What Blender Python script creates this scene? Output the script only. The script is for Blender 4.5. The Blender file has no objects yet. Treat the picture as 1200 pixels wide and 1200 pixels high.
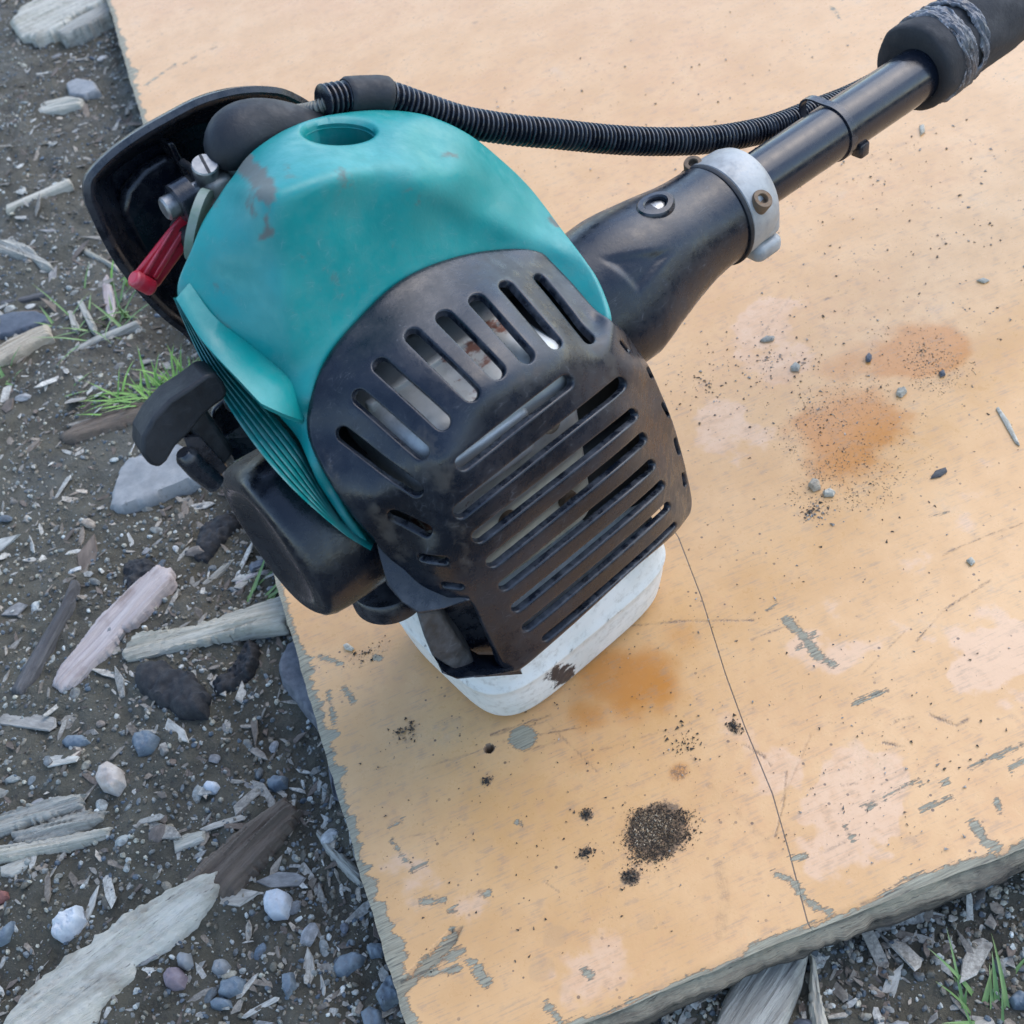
import bpy, bmesh, math, random
import numpy as np
from mathutils import Vector, Matrix
from mathutils.geometry import delaunay_2d_cdt

rng = np.random.default_rng(7)
random.seed(7)
scene = bpy.context.scene
COL = scene.collection

# ------------------------------------------------------------------ camera, sky, sun, exposure
cam_d = bpy.data.cameras.new('camera')
cam = bpy.data.objects.new('camera', cam_d)
COL.objects.link(cam)
cam_d.sensor_width = 36.0
cam_d.lens = 40.23
cam_d.clip_start = 0.01
cam_d.clip_end = 500.0
R = [[0.9189,0.3842,-0.0889],[-0.3425,0.6655,-0.6632],[-0.1956,0.6399,0.7431]]
cam.matrix_world = Matrix(((R[0][0], R[0][1], R[0][2], 0), (R[1][0], R[1][1], R[1][2], 0), (R[2][0], R[2][1], R[2][2], 0.473), (0, 0, 0, 1)))
cam_d.dof.use_dof = True
cam_d.dof.focus_distance = 0.50
cam_d.dof.aperture_fstop = 22.0
scene.camera = cam

world = bpy.data.worlds.new('World')
scene.world = world
world.use_nodes = True
wn = world.node_tree
sky = wn.nodes.new('ShaderNodeTexSky')
sky.sky_type = 'NISHITA'
sky.sun_disc = False
SUN_EL, SUN_AZ = math.radians(48), math.radians(20)      # azimuth from +x towards +y
sky.sun_elevation = SUN_EL
sky.sun_rotation = math.pi / 2 - SUN_AZ
sky.air_density = 1.0
sky.dust_density = 1.0
sky.ozone_density = 1.0
wn.links.new(sky.outputs[0], wn.nodes['Background'].inputs[0])
wn.nodes['Background'].inputs[1].default_value = 0.15
sun_d = bpy.data.lights.new('sun', 'SUN')
sun_d.energy = 0.5
sun_d.angle = math.radians(60)
sun_d.color = (1.0, 0.985, 0.96)
sun = bpy.data.objects.new('sun', sun_d)
COL.objects.link(sun)
sun.rotation_euler = Vector((math.cos(SUN_AZ) * math.cos(SUN_EL), math.sin(SUN_AZ) * math.cos(SUN_EL), math.sin(SUN_EL))).to_track_quat('Z', 'Y').to_euler()
scene.view_settings.view_transform = 'Standard'
scene.view_settings.look = 'None'
scene.view_settings.exposure = 1.47
scene.view_settings.gamma = 1.0
scene.view_settings.use_curve_mapping = False

# ------------------------------------------------------------------ helpers: objects
def link(name, me, mat=None, parent=None):
    o = bpy.data.objects.new(name, me)
    COL.objects.link(o)
    if mat is not None:
        for mm in (mat if isinstance(mat, (list, tuple)) else [mat]):
            me.materials.append(mm)
    if parent is not None:
        o.parent = parent
    return o

def tag(o, label=None, cat=None, group=None, kind=None):
    if label: o['label'] = label
    if cat: o['category'] = cat
    if group: o['group'] = group
    if kind: o['kind'] = kind
    return o

def mesh_np(name, V, F, smooth=True, sharp=None):
    me = bpy.data.meshes.new(name)
    V = np.asarray(V, dtype=np.float32)
    if isinstance(F, np.ndarray):
        n, k = F.shape
        me.vertices.add(len(V)); me.vertices.foreach_set('co', V.ravel())
        me.loops.add(n * k); me.loops.foreach_set('vertex_index', F.astype(np.int32).ravel())
        me.polygons.add(n); me.polygons.foreach_set('loop_start', np.arange(0, n * k, k, dtype=np.int32))
        me.polygons.foreach_set('loop_total', np.full(n, k, dtype=np.int32))
        me.update(calc_edges=True)
    else:
        me.from_pydata(V.tolist(), [], F)
    me.polygons.foreach_set('use_smooth', [smooth] * len(me.polygons))
    if sharp is not None:
        me.set_sharp_from_angle(angle=math.radians(sharp))
    return me

def fattr(me, name, data):
    a = me.attributes.new(name, 'FLOAT', 'POINT')
    a.data.foreach_set('value', np.asarray(data, dtype=np.float32))

def cattr(me, name, data):
    a = me.attributes.new(name, 'FLOAT_COLOR', 'POINT')
    d = np.ones((len(data), 4), dtype=np.float32); d[:, :3] = data
    a.data.foreach_set('color', d.ravel())

def bm_mesh(name, bm, smooth=True, sharp=40):
    me = bpy.data.meshes.new(name)
    bmesh.ops.recalc_face_normals(bm, faces=bm.faces)
    bm.to_mesh(me); bm.free()
    me.polygons.foreach_set('use_smooth', [smooth] * len(me.polygons))
    if sharp: me.set_sharp_from_angle(angle=math.radians(sharp))
    return me

# ------------------------------------------------------------------ helpers: numeric noise
def hash2(ix, iy, seed):
    h = (ix.astype(np.int64) * 374761393 + iy.astype(np.int64) * 668265263 + seed * 982451653) & 0x7fffffff
    h = ((h ^ (h >> 13)) * 1274126177) & 0x7fffffff
    h = h ^ (h >> 16)
    return (h & 0xffff) / 65535.0

def vnoise(x, y, seed=0):
    ix, iy = np.floor(x), np.floor(y)
    fx, fy = x - ix, y - iy
    fx = fx * fx * (3 - 2 * fx); fy = fy * fy * (3 - 2 * fy)
    a = hash2(ix, iy, seed); b = hash2(ix + 1, iy, seed)
    c = hash2(ix, iy + 1, seed); d = hash2(ix + 1, iy + 1, seed)
    return (a * (1 - fx) + b * fx) * (1 - fy) + (c * (1 - fx) + d * fx) * fy - 0.5

def fbm(x, y, seed=0, octv=4, gain=0.5):
    s, a = 0, 1.0
    for k in range(octv):
        s = s + a * vnoise(x * 2 ** k + 13.7 * k, y * 2 ** k - 7.3 * k, seed + k)
        a *= gain
    return s

def smooth01(t):
    t = np.clip(t, 0, 1); return t * t * (3 - 2 * t)

def seg_dist(P, a, b):
    a = np.asarray(a, float); b = np.asarray(b, float)
    d = b - a; L = max(float(d @ d), 1e-12)
    t = np.clip(((P - a) @ d) / L, 0, 1)
    return np.sqrt((((P - a) - t[:, None] * d) ** 2).sum(1))

def poly_dist(P, poly):
    poly = np.asarray(poly, float)
    D = np.full(len(P), 1e9)
    for i in range(len(poly)):
        D = np.minimum(D, seg_dist(P, poly[i], poly[(i + 1) % len(poly)]))
    return D

def inside(P, poly):
    poly = np.asarray(poly, float)
    x, y = P[:, 0], P[:, 1]
    r = np.zeros(len(P), bool)
    j = len(poly) - 1
    for i in range(len(poly)):
        xi, yi = poly[i]; xj, yj = poly[j]
        c = (yi > y) != (yj > y)
        with np.errstate(divide='ignore', invalid='ignore'):
            xx = (xj - xi) * (y - yi) / (yj - yi + 1e-30) + xi
        r ^= c & (x < xx)
        j = i
    return r

def spline(pts, step, closed=True):
    """Centripetal-ish Catmull-Rom through pts, resampled at about `step`."""
    P = np.asarray(pts, float); n = len(P)
    out = []
    for i in range(n if closed else n - 1):
        p0 = P[(i - 1) % n] if closed or i > 0 else 2 * P[0] - P[1]
        p1, p2 = P[i], P[(i + 1) % n]
        p3 = P[(i + 2) % n] if closed or i + 2 < n else 2 * P[-1] - P[-2]
        k = max(2, int(round(np.linalg.norm(p2 - p1) / step)))
        for t in np.arange(k) / k:
            out.append(0.5 * ((2 * p1) + (-p0 + p2) * t + (2 * p0 - 5 * p1 + 4 * p2 - p3) * t * t + (-p0 + 3 * p1 - 3 * p2 + p3) * t ** 3))
    if not closed: out.append(P[-1])
    return np.array(out)

def resample(pts, step, closed=True):
    P = np.asarray(pts, float)
    Q = np.vstack([P, P[:1]]) if closed else P
    L = np.r_[0, np.cumsum(np.linalg.norm(np.diff(Q, axis=0), axis=1))]
    n = max(3, int(round(L[-1] / step)))
    t = np.linspace(0, L[-1], n + 1)[:-1] if closed else np.linspace(0, L[-1], n + 1)
    return np.stack([np.interp(t, L, Q[:, k]) for k in range(Q.shape[1])], 1)

# ------------------------------------------------------------------ helpers: materials
class Mat:
    def __init__(s, name):
        s.m = bpy.data.materials.new(name); s.m.use_nodes = True
        s.nt = s.m.node_tree; s.b = s.nt.nodes['Principled BSDF']
    def node(s, t, ins=None, **props):
        n = s.nt.nodes.new(t)
        for k, v in props.items(): setattr(n, k, v)
        for k, v in (ins or {}).items():
            s.set(n.inputs[k], v)
        return n
    def set(s, sock, v):
        if isinstance(v, bpy.types.NodeSocket): s.nt.links.new(v, sock)
        else:
            if sock.type == 'RGBA' and len(v) == 3: v = (*v, 1)
            sock.default_value = v
    def obj(s): return s.node('ShaderNodeTexCoord').outputs['Object']
    def mapv(s, vec, scale=(1, 1, 1), loc=(0, 0, 0), rot=(0, 0, 0)):
        return s.node('ShaderNodeMapping', {'Vector': vec, 'Scale': scale, 'Location': loc, 'Rotation': rot}).outputs[0]
    def noise(s, vec, scale, detail=3, rough=0.55, dist=0.0):
        return s.node('ShaderNodeTexNoise', {'Vector': vec, 'Scale': scale, 'Detail': detail, 'Roughness': rough, 'Distortion': dist}).outputs['Fac']
    def ramp(s, fac, lo, hi, a=0.0, b=1.0, smooth=True):
        return s.node('ShaderNodeMapRange', {'Value': fac, 'From Min': lo, 'From Max': hi, 'To Min': a, 'To Max': b}, interpolation_type='SMOOTHSTEP' if smooth else 'LINEAR').outputs[0]
    def math(s, op, a, b=0.0, c=0.0):
        n = s.node('ShaderNodeMath', operation=op)
        s.set(n.inputs[0], a); s.set(n.inputs[1], b); s.set(n.inputs[2], c)
        return n.outputs[0]
    def mix(s, f, a, b):
        n = s.node('ShaderNodeMix', data_type='RGBA')
        s.set(n.inputs[0], f); s.set(n.inputs[6], a); s.set(n.inputs[7], b)
        return n.outputs[2]
    def attr(s, name, out='Fac'):
        return s.node('ShaderNodeAttribute', attribute_name=name).outputs[out]
    def bump(s, h, strength=0.5, dist=0.001, normal=None):
        n = s.node('ShaderNodeBump', {'Height': h, 'Strength': strength, 'Distance': dist})
        if normal is not None: s.set(n.inputs['Normal'], normal)
        return n.outputs[0]
    def out(s, color=None, rough=None, normal=None, metal=None, spec=None, **kw):
        for k, v in (('Base Color', color), ('Roughness', rough), ('Normal', normal), ('Metallic', metal), ('Specular IOR Level', spec)):
            if v is not None: s.set(s.b.inputs[k], v)
        for k, v in kw.items(): s.set(s.b.inputs[k.replace('_', ' ')], v)
        return s.m

def plastic(name, col, rough=0.42, dust=(0.16, 0.15, 0.14), dust_amt=0.35, scuff=(0.25, 0.25, 0.26), scuff_amt=0.3, var=0.25, bump=0.25, wear=False, wearcol=(0.2, 0.17, 0.14), spec=.7):
    """Used moulded plastic: slight colour drift, dusty film, fine scuffs, rubbed high edges."""
    M = Mat(name); o = M.obj()
    n1 = M.noise(o, 28, 4); n2 = M.noise(o, 160, 5, 0.65); n3 = M.noise(o, 700, 2)
    c = M.mix(M.ramp(n1, .3, .7), [x * (1 - var) for x in col], [min(1, x * (1 + var)) for x in col])
    film = M.math('MULTIPLY', M.ramp(M.math('ADD', M.math('MULTIPLY', n1, .6), M.math('MULTIPLY', n2, .4)), .42, .72), dust_amt)
    c = M.mix(film, c, dust)
    vor = M.node('ShaderNodeTexVoronoi', {'Vector': M.mapv(o, (90, 900, 300), rot=(.4, .3, .7)), 'Scale': 1.0}, feature='DISTANCE_TO_EDGE').outputs['Distance']
    sc = M.math('MULTIPLY', M.math('MULTIPLY', M.ramp(vor, .03, .0), M.ramp(n2, .5, .66)), scuff_amt)
    c = M.mix(sc, c, scuff)
    spk = M.math('MULTIPLY', M.ramp(M.noise(o, 1100, 1), .72, .78), M.math('MULTIPLY', M.ramp(n1, .4, .6), .55))
    c = M.mix(spk, c, dust)
    r = M.math('ADD', M.ramp(n2, .3, .7, rough - .07, rough + .1), M.math('MULTIPLY', film, .5))
    if wear:
        w = M.math('MULTIPLY', M.ramp(M.math('ADD', M.attr('wear'), M.math('MULTIPLY', M.math('SUBTRACT', n2, .5), 1.3)), .35, .8), .8)
        c = M.mix(w, c, wearcol); r = M.math('ADD', r, M.math('MULTIPLY', w, .25))
    pt = M.node('ShaderNodeNewGeometry').outputs['Pointiness']
    ed = M.math('MULTIPLY', M.ramp(pt, .52, .60), M.math('MULTIPLY', M.ramp(n2, .35, .6), scuff_amt))
    c = M.mix(ed, c, scuff)
    b = M.bump(M.math('ADD', M.math('MULTIPLY', n3, .5), n2), bump, .0004)
    return M.out(c, r, b, spec=spec)

def metal(name, col, rough=0.4, metallic=1.0, dirt=(0.08, 0.06, 0.05), dirt_amt=0.5, rust=None, rust_amt=0.0, scale=1.0):
    M = Mat(name); o = M.obj()
    n1 = M.noise(o, 60 * scale, 4); n2 = M.noise(o, 300 * scale, 5, .65)
    c = M.mix(M.ramp(n2, .3, .7), [x * .8 for x in col], [min(1, x * 1.12) for x in col])
    d = M.math('MULTIPLY', M.ramp(M.math('ADD', M.math('MULTIPLY', n1, .6), M.math('MULTIPLY', n2, .4)), .45, .65), dirt_amt)
    c = M.mix(d, c, dirt)
    mt = M.math('MULTIPLY', M.math('SUBTRACT', 1.0, d), metallic)
    if rust:
        rr = M.math('MULTIPLY', M.ramp(M.noise(o, 45 * scale, 6, .7, .3), .57, .62), rust_amt)
        c = M.mix(rr, c, M.mix(n2, [x * .5 for x in rust], rust)); mt = M.math('MULTIPLY', mt, M.math('SUBTRACT', 1.0, rr))
    return M.out(c, M.ramp(n2, .3, .7, rough - .08, rough + .15), M.bump(n2, .3, .0004), mt)

def wood(name, a, b, dark=(.05, .045, .04), grain=(12, 260, 120), rough=.85, dark_amt=.6, stain=None):
    M = Mat(name); o = M.obj()
    rnd = M.node('ShaderNodeObjectInfo').outputs['Random']
    off = M.node('ShaderNodeCombineXYZ', {0: rnd, 1: M.math('MULTIPLY', rnd, 3.1), 2: 0.0}).outputs[0]
    v = M.node('ShaderNodeVectorMath', operation='ADD'); M.set(v.inputs[0], o); M.set(v.inputs[1], off)
    v = v.outputs[0]
    g = M.noise(M.mapv(v, grain), 1.0, 6, .65, .6)
    g2 = M.noise(M.mapv(v, [x * 3.2 for x in grain]), 1.0, 4, .7, .2)
    big = M.noise(v, 45, 4, .6)
    c = M.mix(M.ramp(g, .3, .7), a, b)
    c = M.mix(M.math('MULTIPLY', M.ramp(g2, .58, .72), dark_amt), c, dark)
    c = M.mix(M.math('MULTIPLY', M.ramp(big, .52, .72), .45), c, [x * .45 for x in a] if stain is None else stain)
    h = M.math('ADD', g, M.math('MULTIPLY', g2, .6))
    return M.out(c, rough, M.bump(h, 1.0, .0022))

def rock(name, a, b, scale=120, rough=.75, spots=None):
    M = Mat(name); o = M.obj()
    n1 = M.noise(o, scale, 5, .6); n2 = M.noise(o, scale * 6, 4, .7)
    c = M.mix(M.ramp(n1, .3, .7), a, b)
    c = M.mix(M.math('MULTIPLY', M.ramp(n2, .6, .75), .5), c, spots or [x * .4 for x in a])
    mud = M.ramp(M.math('ADD', n1, M.math('MULTIPLY', n2, .4)), .78, .95, 0, .55)
    c = M.mix(mud, c, (.07, .055, .042))
    return M.out(c, rough, M.bump(M.math('ADD', n1, M.math('MULTIPLY', n2, .5)), .6, .0008))

TEAL = plastic('teal_plastic', (.004, .235, .222), .36, spec=.45, dust=(.10, .17, .15), dust_amt=.30, scuff=(.20, .36, .36), scuff_amt=.25, var=.12, wear=True, wearcol=(.13, .10, .085))
TEALD = plastic('teal_plastic_fins', (.004, .20, .19), .45, spec=.4, dust=(.11, .15, .14), dust_amt=.45, scuff=(.25, .40, .39), scuff_amt=.4, var=.2)
BLACK = plastic('black_plastic', (.0050, .0080, .0145), .27, spec=.45, dust=(.042, .045, .050), dust_amt=.24, scuff=(.20, .21, .23), scuff_amt=.32, var=.3, wear=True, wearcol=(.058, .050, .043))
BLACKS = plastic('satin_black_plastic', (.0045, .0070, .0125), .24, spec=.5, dust=(.045, .045, .047), dust_amt=.2, scuff=(.13, .13, .14), scuff_amt=.2, var=.2)
RUBBER = plastic('black_rubber', (.009, .011, .014), .55, spec=.4, dust=(.045, .046, .05), dust_amt=.4, scuff=(.1, .1, .1), scuff_amt=.2, bump=.5)
TUBE = plastic('black_painted_tube', (.005, .008, .015), .20, spec=.5, dust=(.04, .04, .045), dust_amt=.02, scuff=(.35, .38, .42), scuff_amt=0, var=.05, bump=0)
FOAM = plastic('foam_rubber', (.016, .016, .017), .85, dust=(.05, .05, .05), dust_amt=.4, scuff=(.08, .08, .08), scuff_amt=.2, bump=.9)
TAPE = plastic('duct_tape', (.022, .024, .028), .34, dust=(.22, .23, .25), dust_amt=.45, scuff=(.5, .5, .52), scuff_amt=.7, var=.5, bump=.9)
RED = plastic('red_plastic', (.46, .008, .028), .38, dust=(.2, .08, .08), dust_amt=.25, scuff=(.5, .2, .22), scuff_amt=.2, var=.15)
CAST = metal('cast_aluminium', (.37, .375, .36), .5, .2, dirt=(.10, .095, .09), dirt_amt=.55)
STEEL = metal('bright_steel', (.40, .40, .39), .42, 1.0, dirt=(.07, .06, .05), dirt_amt=.5)
DULL = metal('dull_grey_metal', (.20, .21, .22), .6, .3)
RUSTY = metal('rusty_steel', (.20, .14, .09), .7, .4, dirt=(.05, .035, .025), dirt_amt=.7, rust=(.20, .10, .035), rust_amt=.8, scale=3)
MUFF = metal('muffler_sheet', (.58, .58, .54), .48, .35, dirt=(.16, .13, .09), dirt_amt=.55, rust=(.22, .055, .018), rust_amt=.9, scale=.55)
DARKMET = metal('dark_casting', (.05, .05, .05), .6, .5, dirt=(.02, .018, .015), dirt_amt=.7)
DIRTY = plastic('muddy_plastic', (.030, .027, .025), .7, dust=(.11, .09, .075), dust_amt=.8, var=.4, bump=.6)
GASKET = plastic('green_gasket', (.12, .20, .14), .5)

def tank_mat():
    M = Mat('white_tank_plastic'); o = M.obj()
    n1 = M.noise(o, 35, 4); n2 = M.noise(o, 190, 5, .7); n3 = M.noise(M.mapv(o, (60, 60, 420)), 1.0, 5, .7)
    c = M.mix(M.ramp(n1, .3, .7), (.60, .62, .58), (.72, .73, .69))
    d = M.math('MULTIPLY', M.ramp(M.math('ADD', M.math('MULTIPLY', n2, .75), M.math('MULTIPLY', n3, .25)), .48, .66), .4)
    c = M.mix(d, c, (.27, .25, .20))
    w = M.ramp(M.math('ADD', M.attr('wear'), M.math('MULTIPLY', M.math('SUBTRACT', n2, .5), 1.6)), .42, .62)
    c = M.mix(w, c, (.03, .03, .035))
    return M.out(c, M.ramp(n2, .3, .7, .30, .5), M.bump(n2, .25, .0005), Subsurface_Weight=.35, Subsurface_Radius=(.006, .006, .006))
TANK = tank_mat()

# ------------------------------------------------------------------ the brush cutter: frame on its tank
AX, SX, VX = [0.9385,0.3416,-0.0499], [0.342,-0.9397,0], [0.0469,0.0171,0.9988]
ZB = 164.7346
cutter = bpy.data.objects.new('brush_cutter', None)
COL.objects.link(cutter)
B0 = Vector([0.0482,0.3538,0])
cutter.matrix_world = Matrix(((AX[0], -SX[0], VX[0], B0.x), (AX[1], -SX[1], VX[1], B0.y), (AX[2], -SX[2], VX[2], B0.z), (0, 0, 0, 1)))
tag(cutter, 'teal and black petrol brush cutter engine standing on its white tank on the orange board', 'brush cutter')

def LN(P):
    """machine mm (along shaft, towards muffler side, up) -> local metres"""
    P = np.atleast_2d(np.asarray(P, float))
    return np.stack([P[:, 0] + 165, -P[:, 1], P[:, 2] + ZB], 1) / 1000.0

class Rbf:
    def __init__(s, C, c, planes=None, k=3.0):
        C = np.array(C, float); s.pl = None if planes is None else np.array(planes, float); s.k = k; C[:, 2] -= s.base(C[:, :2])
        s.X = C[:, :2]; s.c = c; n = len(C)
        d = np.sqrt(((s.X[:, None] - s.X[None]) ** 2).sum(-1) + c * c)
        Pm = np.c_[np.ones(n), s.X]; M = np.block([[d, Pm], [Pm.T, np.zeros((3, 3))]])
        M[:n, :n] += np.eye(n) * -.05
        s.w = np.linalg.solve(M, np.r_[C[:, 2], 0, 0, 0])
    def base(s, Q):
        if s.pl is None: return 0.0
        H = Q @ s.pl[:, :2].T + s.pl[:, 2]; mn = H.min(1)
        return mn - s.k * np.log(np.exp(-(H - mn[:, None]) / s.k).sum(1))
    def __call__(s, Q):
        return s.base(Q) + s.rb(Q)
    def rb(s, Q):
        d = np.sqrt(((Q[:, None] - s.X[None]) ** 2).sum(-1) + s.c ** 2)
        return d @ s.w[:-3] + s.w[-3] + Q @ s.w[-2:]

def capsule(p, q, w, n=9):
    p, q = np.array(p, float), np.array(q, float)
    d = (q - p) / max(np.linalg.norm(q - p), 1e-9); a0 = math.atan2(d[1], d[0])
    out = []
    for k in range(n):
        t = a0 - math.pi / 2 + math.pi * k / (n - 1); out.append(q + w * np.array([math.cos(t), math.sin(t)]))
    for k in range(n):
        t = a0 + math.pi / 2 + math.pi * k / (n - 1); out.append(p + w * np.array([math.cos(t), math.sin(t)]))
    return np.array(out)

def shell(name, mat, fr, ctrl, c, outline, holes=(), step=2.2, thick=3.0, R=2.0, Rh=1.6, skirt=30.0, shrink=.94, blots=(), deep=None, push=None, planes=None, soft=3.0):
    """A moulded shell: smooth surface through `ctrl` over the plane of `fr`, with openings, rounded lips, wall thickness and returned sides."""
    O, ex, ey, eh = [np.array(k, float) for k in fr]
    f = Rbf(ctrl, c, planes, soft)
    loop = resample(spline(outline, step * .4), step * .8)
    holes = [resample(h, min(step * .6, 1.3)) for h in holes]
    pts = [loop]; edges = []; n = 0
    def ring(L):
        nonlocal n
        k = len(L); edges.extend([(n + i, n + (i + 1) % k) for i in range(k)]); n += k
    ring(loop)
    for h in holes:
        pts.append(h); ring(h)
    extra = []
    def offs(L, d):
        t = np.roll(L, -1, 0) - np.roll(L, 1, 0); t /= np.linalg.norm(t, axis=1)[:, None] + 1e-9
        nr = np.stack([-t[:, 1], t[:, 0]], 1)
        return L + nr * d
    def signed_area(L): return .5 * np.sum(L[:, 0] * np.roll(L[:, 1], -1) - np.roll(L[:, 0], -1) * L[:, 1])
    for L, RR, sgn in [(loop, R, 1)] + [(h, Rh, -1) for h in holes]:
        s = sgn * (1 if signed_area(L) > 0 else -1)
        for q in (.3, .65, 1.0): extra.append(offs(L, s * q * RR))
    mn, mx = loop.min(0), loop.max(0)
    gx, gy = np.meshgrid(np.arange(mn[0], mx[0], step), np.arange(mn[1], mx[1], step * .87))
    gx[1::2] += step * .5
    G = np.stack([gx.ravel(), gy.ravel()], 1)
    far = inside(G, loop); G = G[far]
    G = G[poly_dist(G, loop) > R * 1.35]
    for h in holes:
        if len(G): G = G[(poly_dist(G, h) > Rh * 1.35)]
    E = np.vstack(extra)
    E = E[inside(E, loop)]
    E = E[poly_dist(E, loop) > R * .2]
    for h in holes:
        E = E[~inside(E, h)]; E = E[poly_dist(E, h) > Rh * .2]
    allp = np.vstack(pts + [E, G])
    r = delaunay_2d_cdt([Vector(p) for p in allp], edges, [], 0, 1e-5)
    P2 = np.array([tuple(v) for v in r[0]]); T = np.array([list(t) for t in r[2] if len(t) == 3], int)
    cen = P2[T].mean(1)
    keep = inside(cen, loop)
    for h in holes: keep &= ~inside(cen, h)
    T = T[keep]
    Hh = f(P2)
    if push is not None: Hh = Hh + push(P2)
    # normals before the lips are rounded
    e = .4
    gxn = (f(P2 + [e, 0]) - f(P2 - [e, 0])) / (2 * e); gyn = (f(P2 + [0, e]) - f(P2 - [0, e])) / (2 * e)
    nl = np.sqrt(gxn ** 2 + gyn ** 2 + 1)
    Nrm = (-gxn / nl)[:, None] * ex + (-gyn / nl)[:, None] * ey + (1 / nl)[:, None] * eh
    drop = np.zeros(len(P2))
    for L, RR in [(loop, R)] + [(h, Rh) for h in holes]:
        d = np.clip(poly_dist(P2, L) / RR, 0, 1)
        drop = np.maximum(drop, RR * (1 - np.sqrt(np.clip(1 - (1 - d) ** 2, 0, 1))))
    X = O + P2[:, :1] * ex + P2[:, 1:] * ey + Hh[:, None] * eh - Nrm * drop[:, None]
    a, b, cc = X[T[:, 0]], X[T[:, 1]], X[T[:, 2]]
    flip = (np.cross(b - a, cc - a) * eh).sum(1) < 0
    T[flip] = T[flip][:, ::-1]
    # LN mirrors nothing in handedness: machine (a,s,v) is left handed, so reverse
    V = [X]; Fs = [list(t[::-1]) for t in T]
    base = len(X)
    inner = X - Nrm * (thick - drop[:, None] * .5)
    V.append(inner)
    Fs += [[base + i for i in t] for t in T]
    # boundary walls
    cnt = {}
    for t in T:
        for i in range(3):
            k = (t[i], t[(i + 1) % 3]); cnt[k] = cnt.get(k, 0) + 1
    bd = [k for k in cnt if (k[1], k[0]) not in cnt]
    dl = poly_dist(P2, loop) < 1e-3
    ctr = X[dl].mean(0)
    sk = {}
    nxt = 2 * base
    hole_id = np.full(len(P2), -1)
    for hi, h in enumerate(holes): hole_id[poly_dist(P2, h) < 1e-3] = hi
    for i, j in bd:
        if dl[i] and dl[j] and skirt > 0:
            for k in (i, j):
                if k not in sk:
                    q = X[k]; ids = []
                    for fr_ in (.15, .5, 1.0):
                        c2 = ctr - eh * skirt * fr_
                        p = q - eh * skirt * fr_
                        p = p + (c2 - p) * (1 - shrink) * fr_
                        V.append(p[None]); ids.append(nxt); nxt += 1
                    sk[k] = ids
            ch_i, ch_j = [i] + sk[i], [j] + sk[j]
            for q in range(3): Fs.append([ch_i[q], ch_j[q], ch_j[q + 1], ch_i[q + 1]])
        elif deep and hole_id[i] in deep:
            dv, rows = deep[hole_id[i]], 1
            for k in (i, j):
                if ('d', k) not in sk:
                    V.append((X[k] + np.array(dv))[None]); sk[('d', k)] = nxt; nxt += 1
            Fs.append([i, j, sk[('d', j)], sk[('d', i)]])
        else:
            Fs.append([i, j, base + j, base + i])
    V = np.vstack(V)
    me = mesh_np(name, LN(V), Fs, True, 48)
    wv = np.zeros(len(V))
    for (p, q, rad, amt) in blots:
        d = seg_dist(P2, p, q); wv[:base] = np.maximum(wv[:base], amt * (1 - smooth01(d / rad)))
    fattr(me, 'wear', wv)
    return link(name, me, mat, cutter)

def lathe_mesh(name, prof, n=48, axis_c=None, closed_ends=True, fn=None):
    """prof: list of (a, radius, centre s, centre v); swept round the shaft direction."""
    V = []; F = []
    th = np.linspace(0, 2 * math.pi, n, endpoint=False)
    for (a, r, cs, cv) in prof:
        rr = np.full(n, float(r))
        if fn is not None: rr = rr + fn(a, th)
        V.append(np.stack([np.full(n, a), cs + rr * np.cos(th), cv + rr * np.sin(th)], 1))
    k = len(prof)
    V = np.vstack(V)
    for i in range(k - 1):
        for j in range(n):
            F.append([i * n + j, i * n + (j + 1) % n, (i + 1) * n + (j + 1) % n, (i + 1) * n + j])
    if closed_ends:
        F.append(list(range(n))); F.append(list(range((k - 1) * n, k * n))[::-1])
    return V, F

def part(name, V, F, mat, parent=cutter, sharp=40, smooth=True, wear=None):
    me = mesh_np(name, LN(V), F, smooth, None)
    bm = bmesh.new(); bm.from_mesh(me); bmesh.ops.recalc_face_normals(bm, faces=bm.faces); bm.to_mesh(me); bm.free()
    me.polygons.foreach_set('use_smooth', [smooth] * len(me.polygons))
    me.set_sharp_from_angle(angle=math.radians(sharp))
    fattr(me, 'wear', np.zeros(len(me.vertices)) if wear is None else wear)
    return link(name, me, mat, parent)

def tube_path(P, rad, n=16, cap=True):
    """Tube along polyline P (machine mm); rad scalar or array. Parallel-transport frames."""
    P = np.asarray(P, float); k = len(P)
    rad = np.broadcast_to(np.asarray(rad, float), (k,))
    T = np.gradient(P, axis=0); T /= np.linalg.norm(T, axis=1)[:, None] + 1e-12
    u = np.cross(T[0], [0.3, 0.2, 0.9]); u /= np.linalg.norm(u)
    V = []; th = np.linspace(0, 2 * math.pi, n, endpoint=False)
    for i in range(k):
        u = u - T[i] * (u @ T[i]); u /= np.linalg.norm(u); w_ = np.cross(T[i], u)
        V.append(P[i] + rad[i] * (np.cos(th)[:, None] * u + np.sin(th)[:, None] * w_))
    V = np.vstack(V); F = []
    for i in range(k - 1):
        for j in range(n):
            F.append([i * n + j, i * n + (j + 1) % n, (i + 1) * n + (j + 1) % n, (i + 1) * n + j])
    if cap: F.append(list(range(n))); F.append(list(range((k - 1) * n, k * n))[::-1])
    return V, F

def join(parts):
    V, F, o = [], [], 0
    for v, f in parts:
        V.append(np.asarray(v, float)); F += [[o + i for i in q] for q in f]; o += len(v)
    return np.vstack(V), F

def bevel_part(o, w, seg=3, angle=30):
    md = o.modifiers.new('bevel', 'BEVEL'); md.width = w; md.segments = seg; md.limit_method = 'ANGLE'; md.angle_limit = math.radians(angle); md.harden_normals = False
    return o

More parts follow.
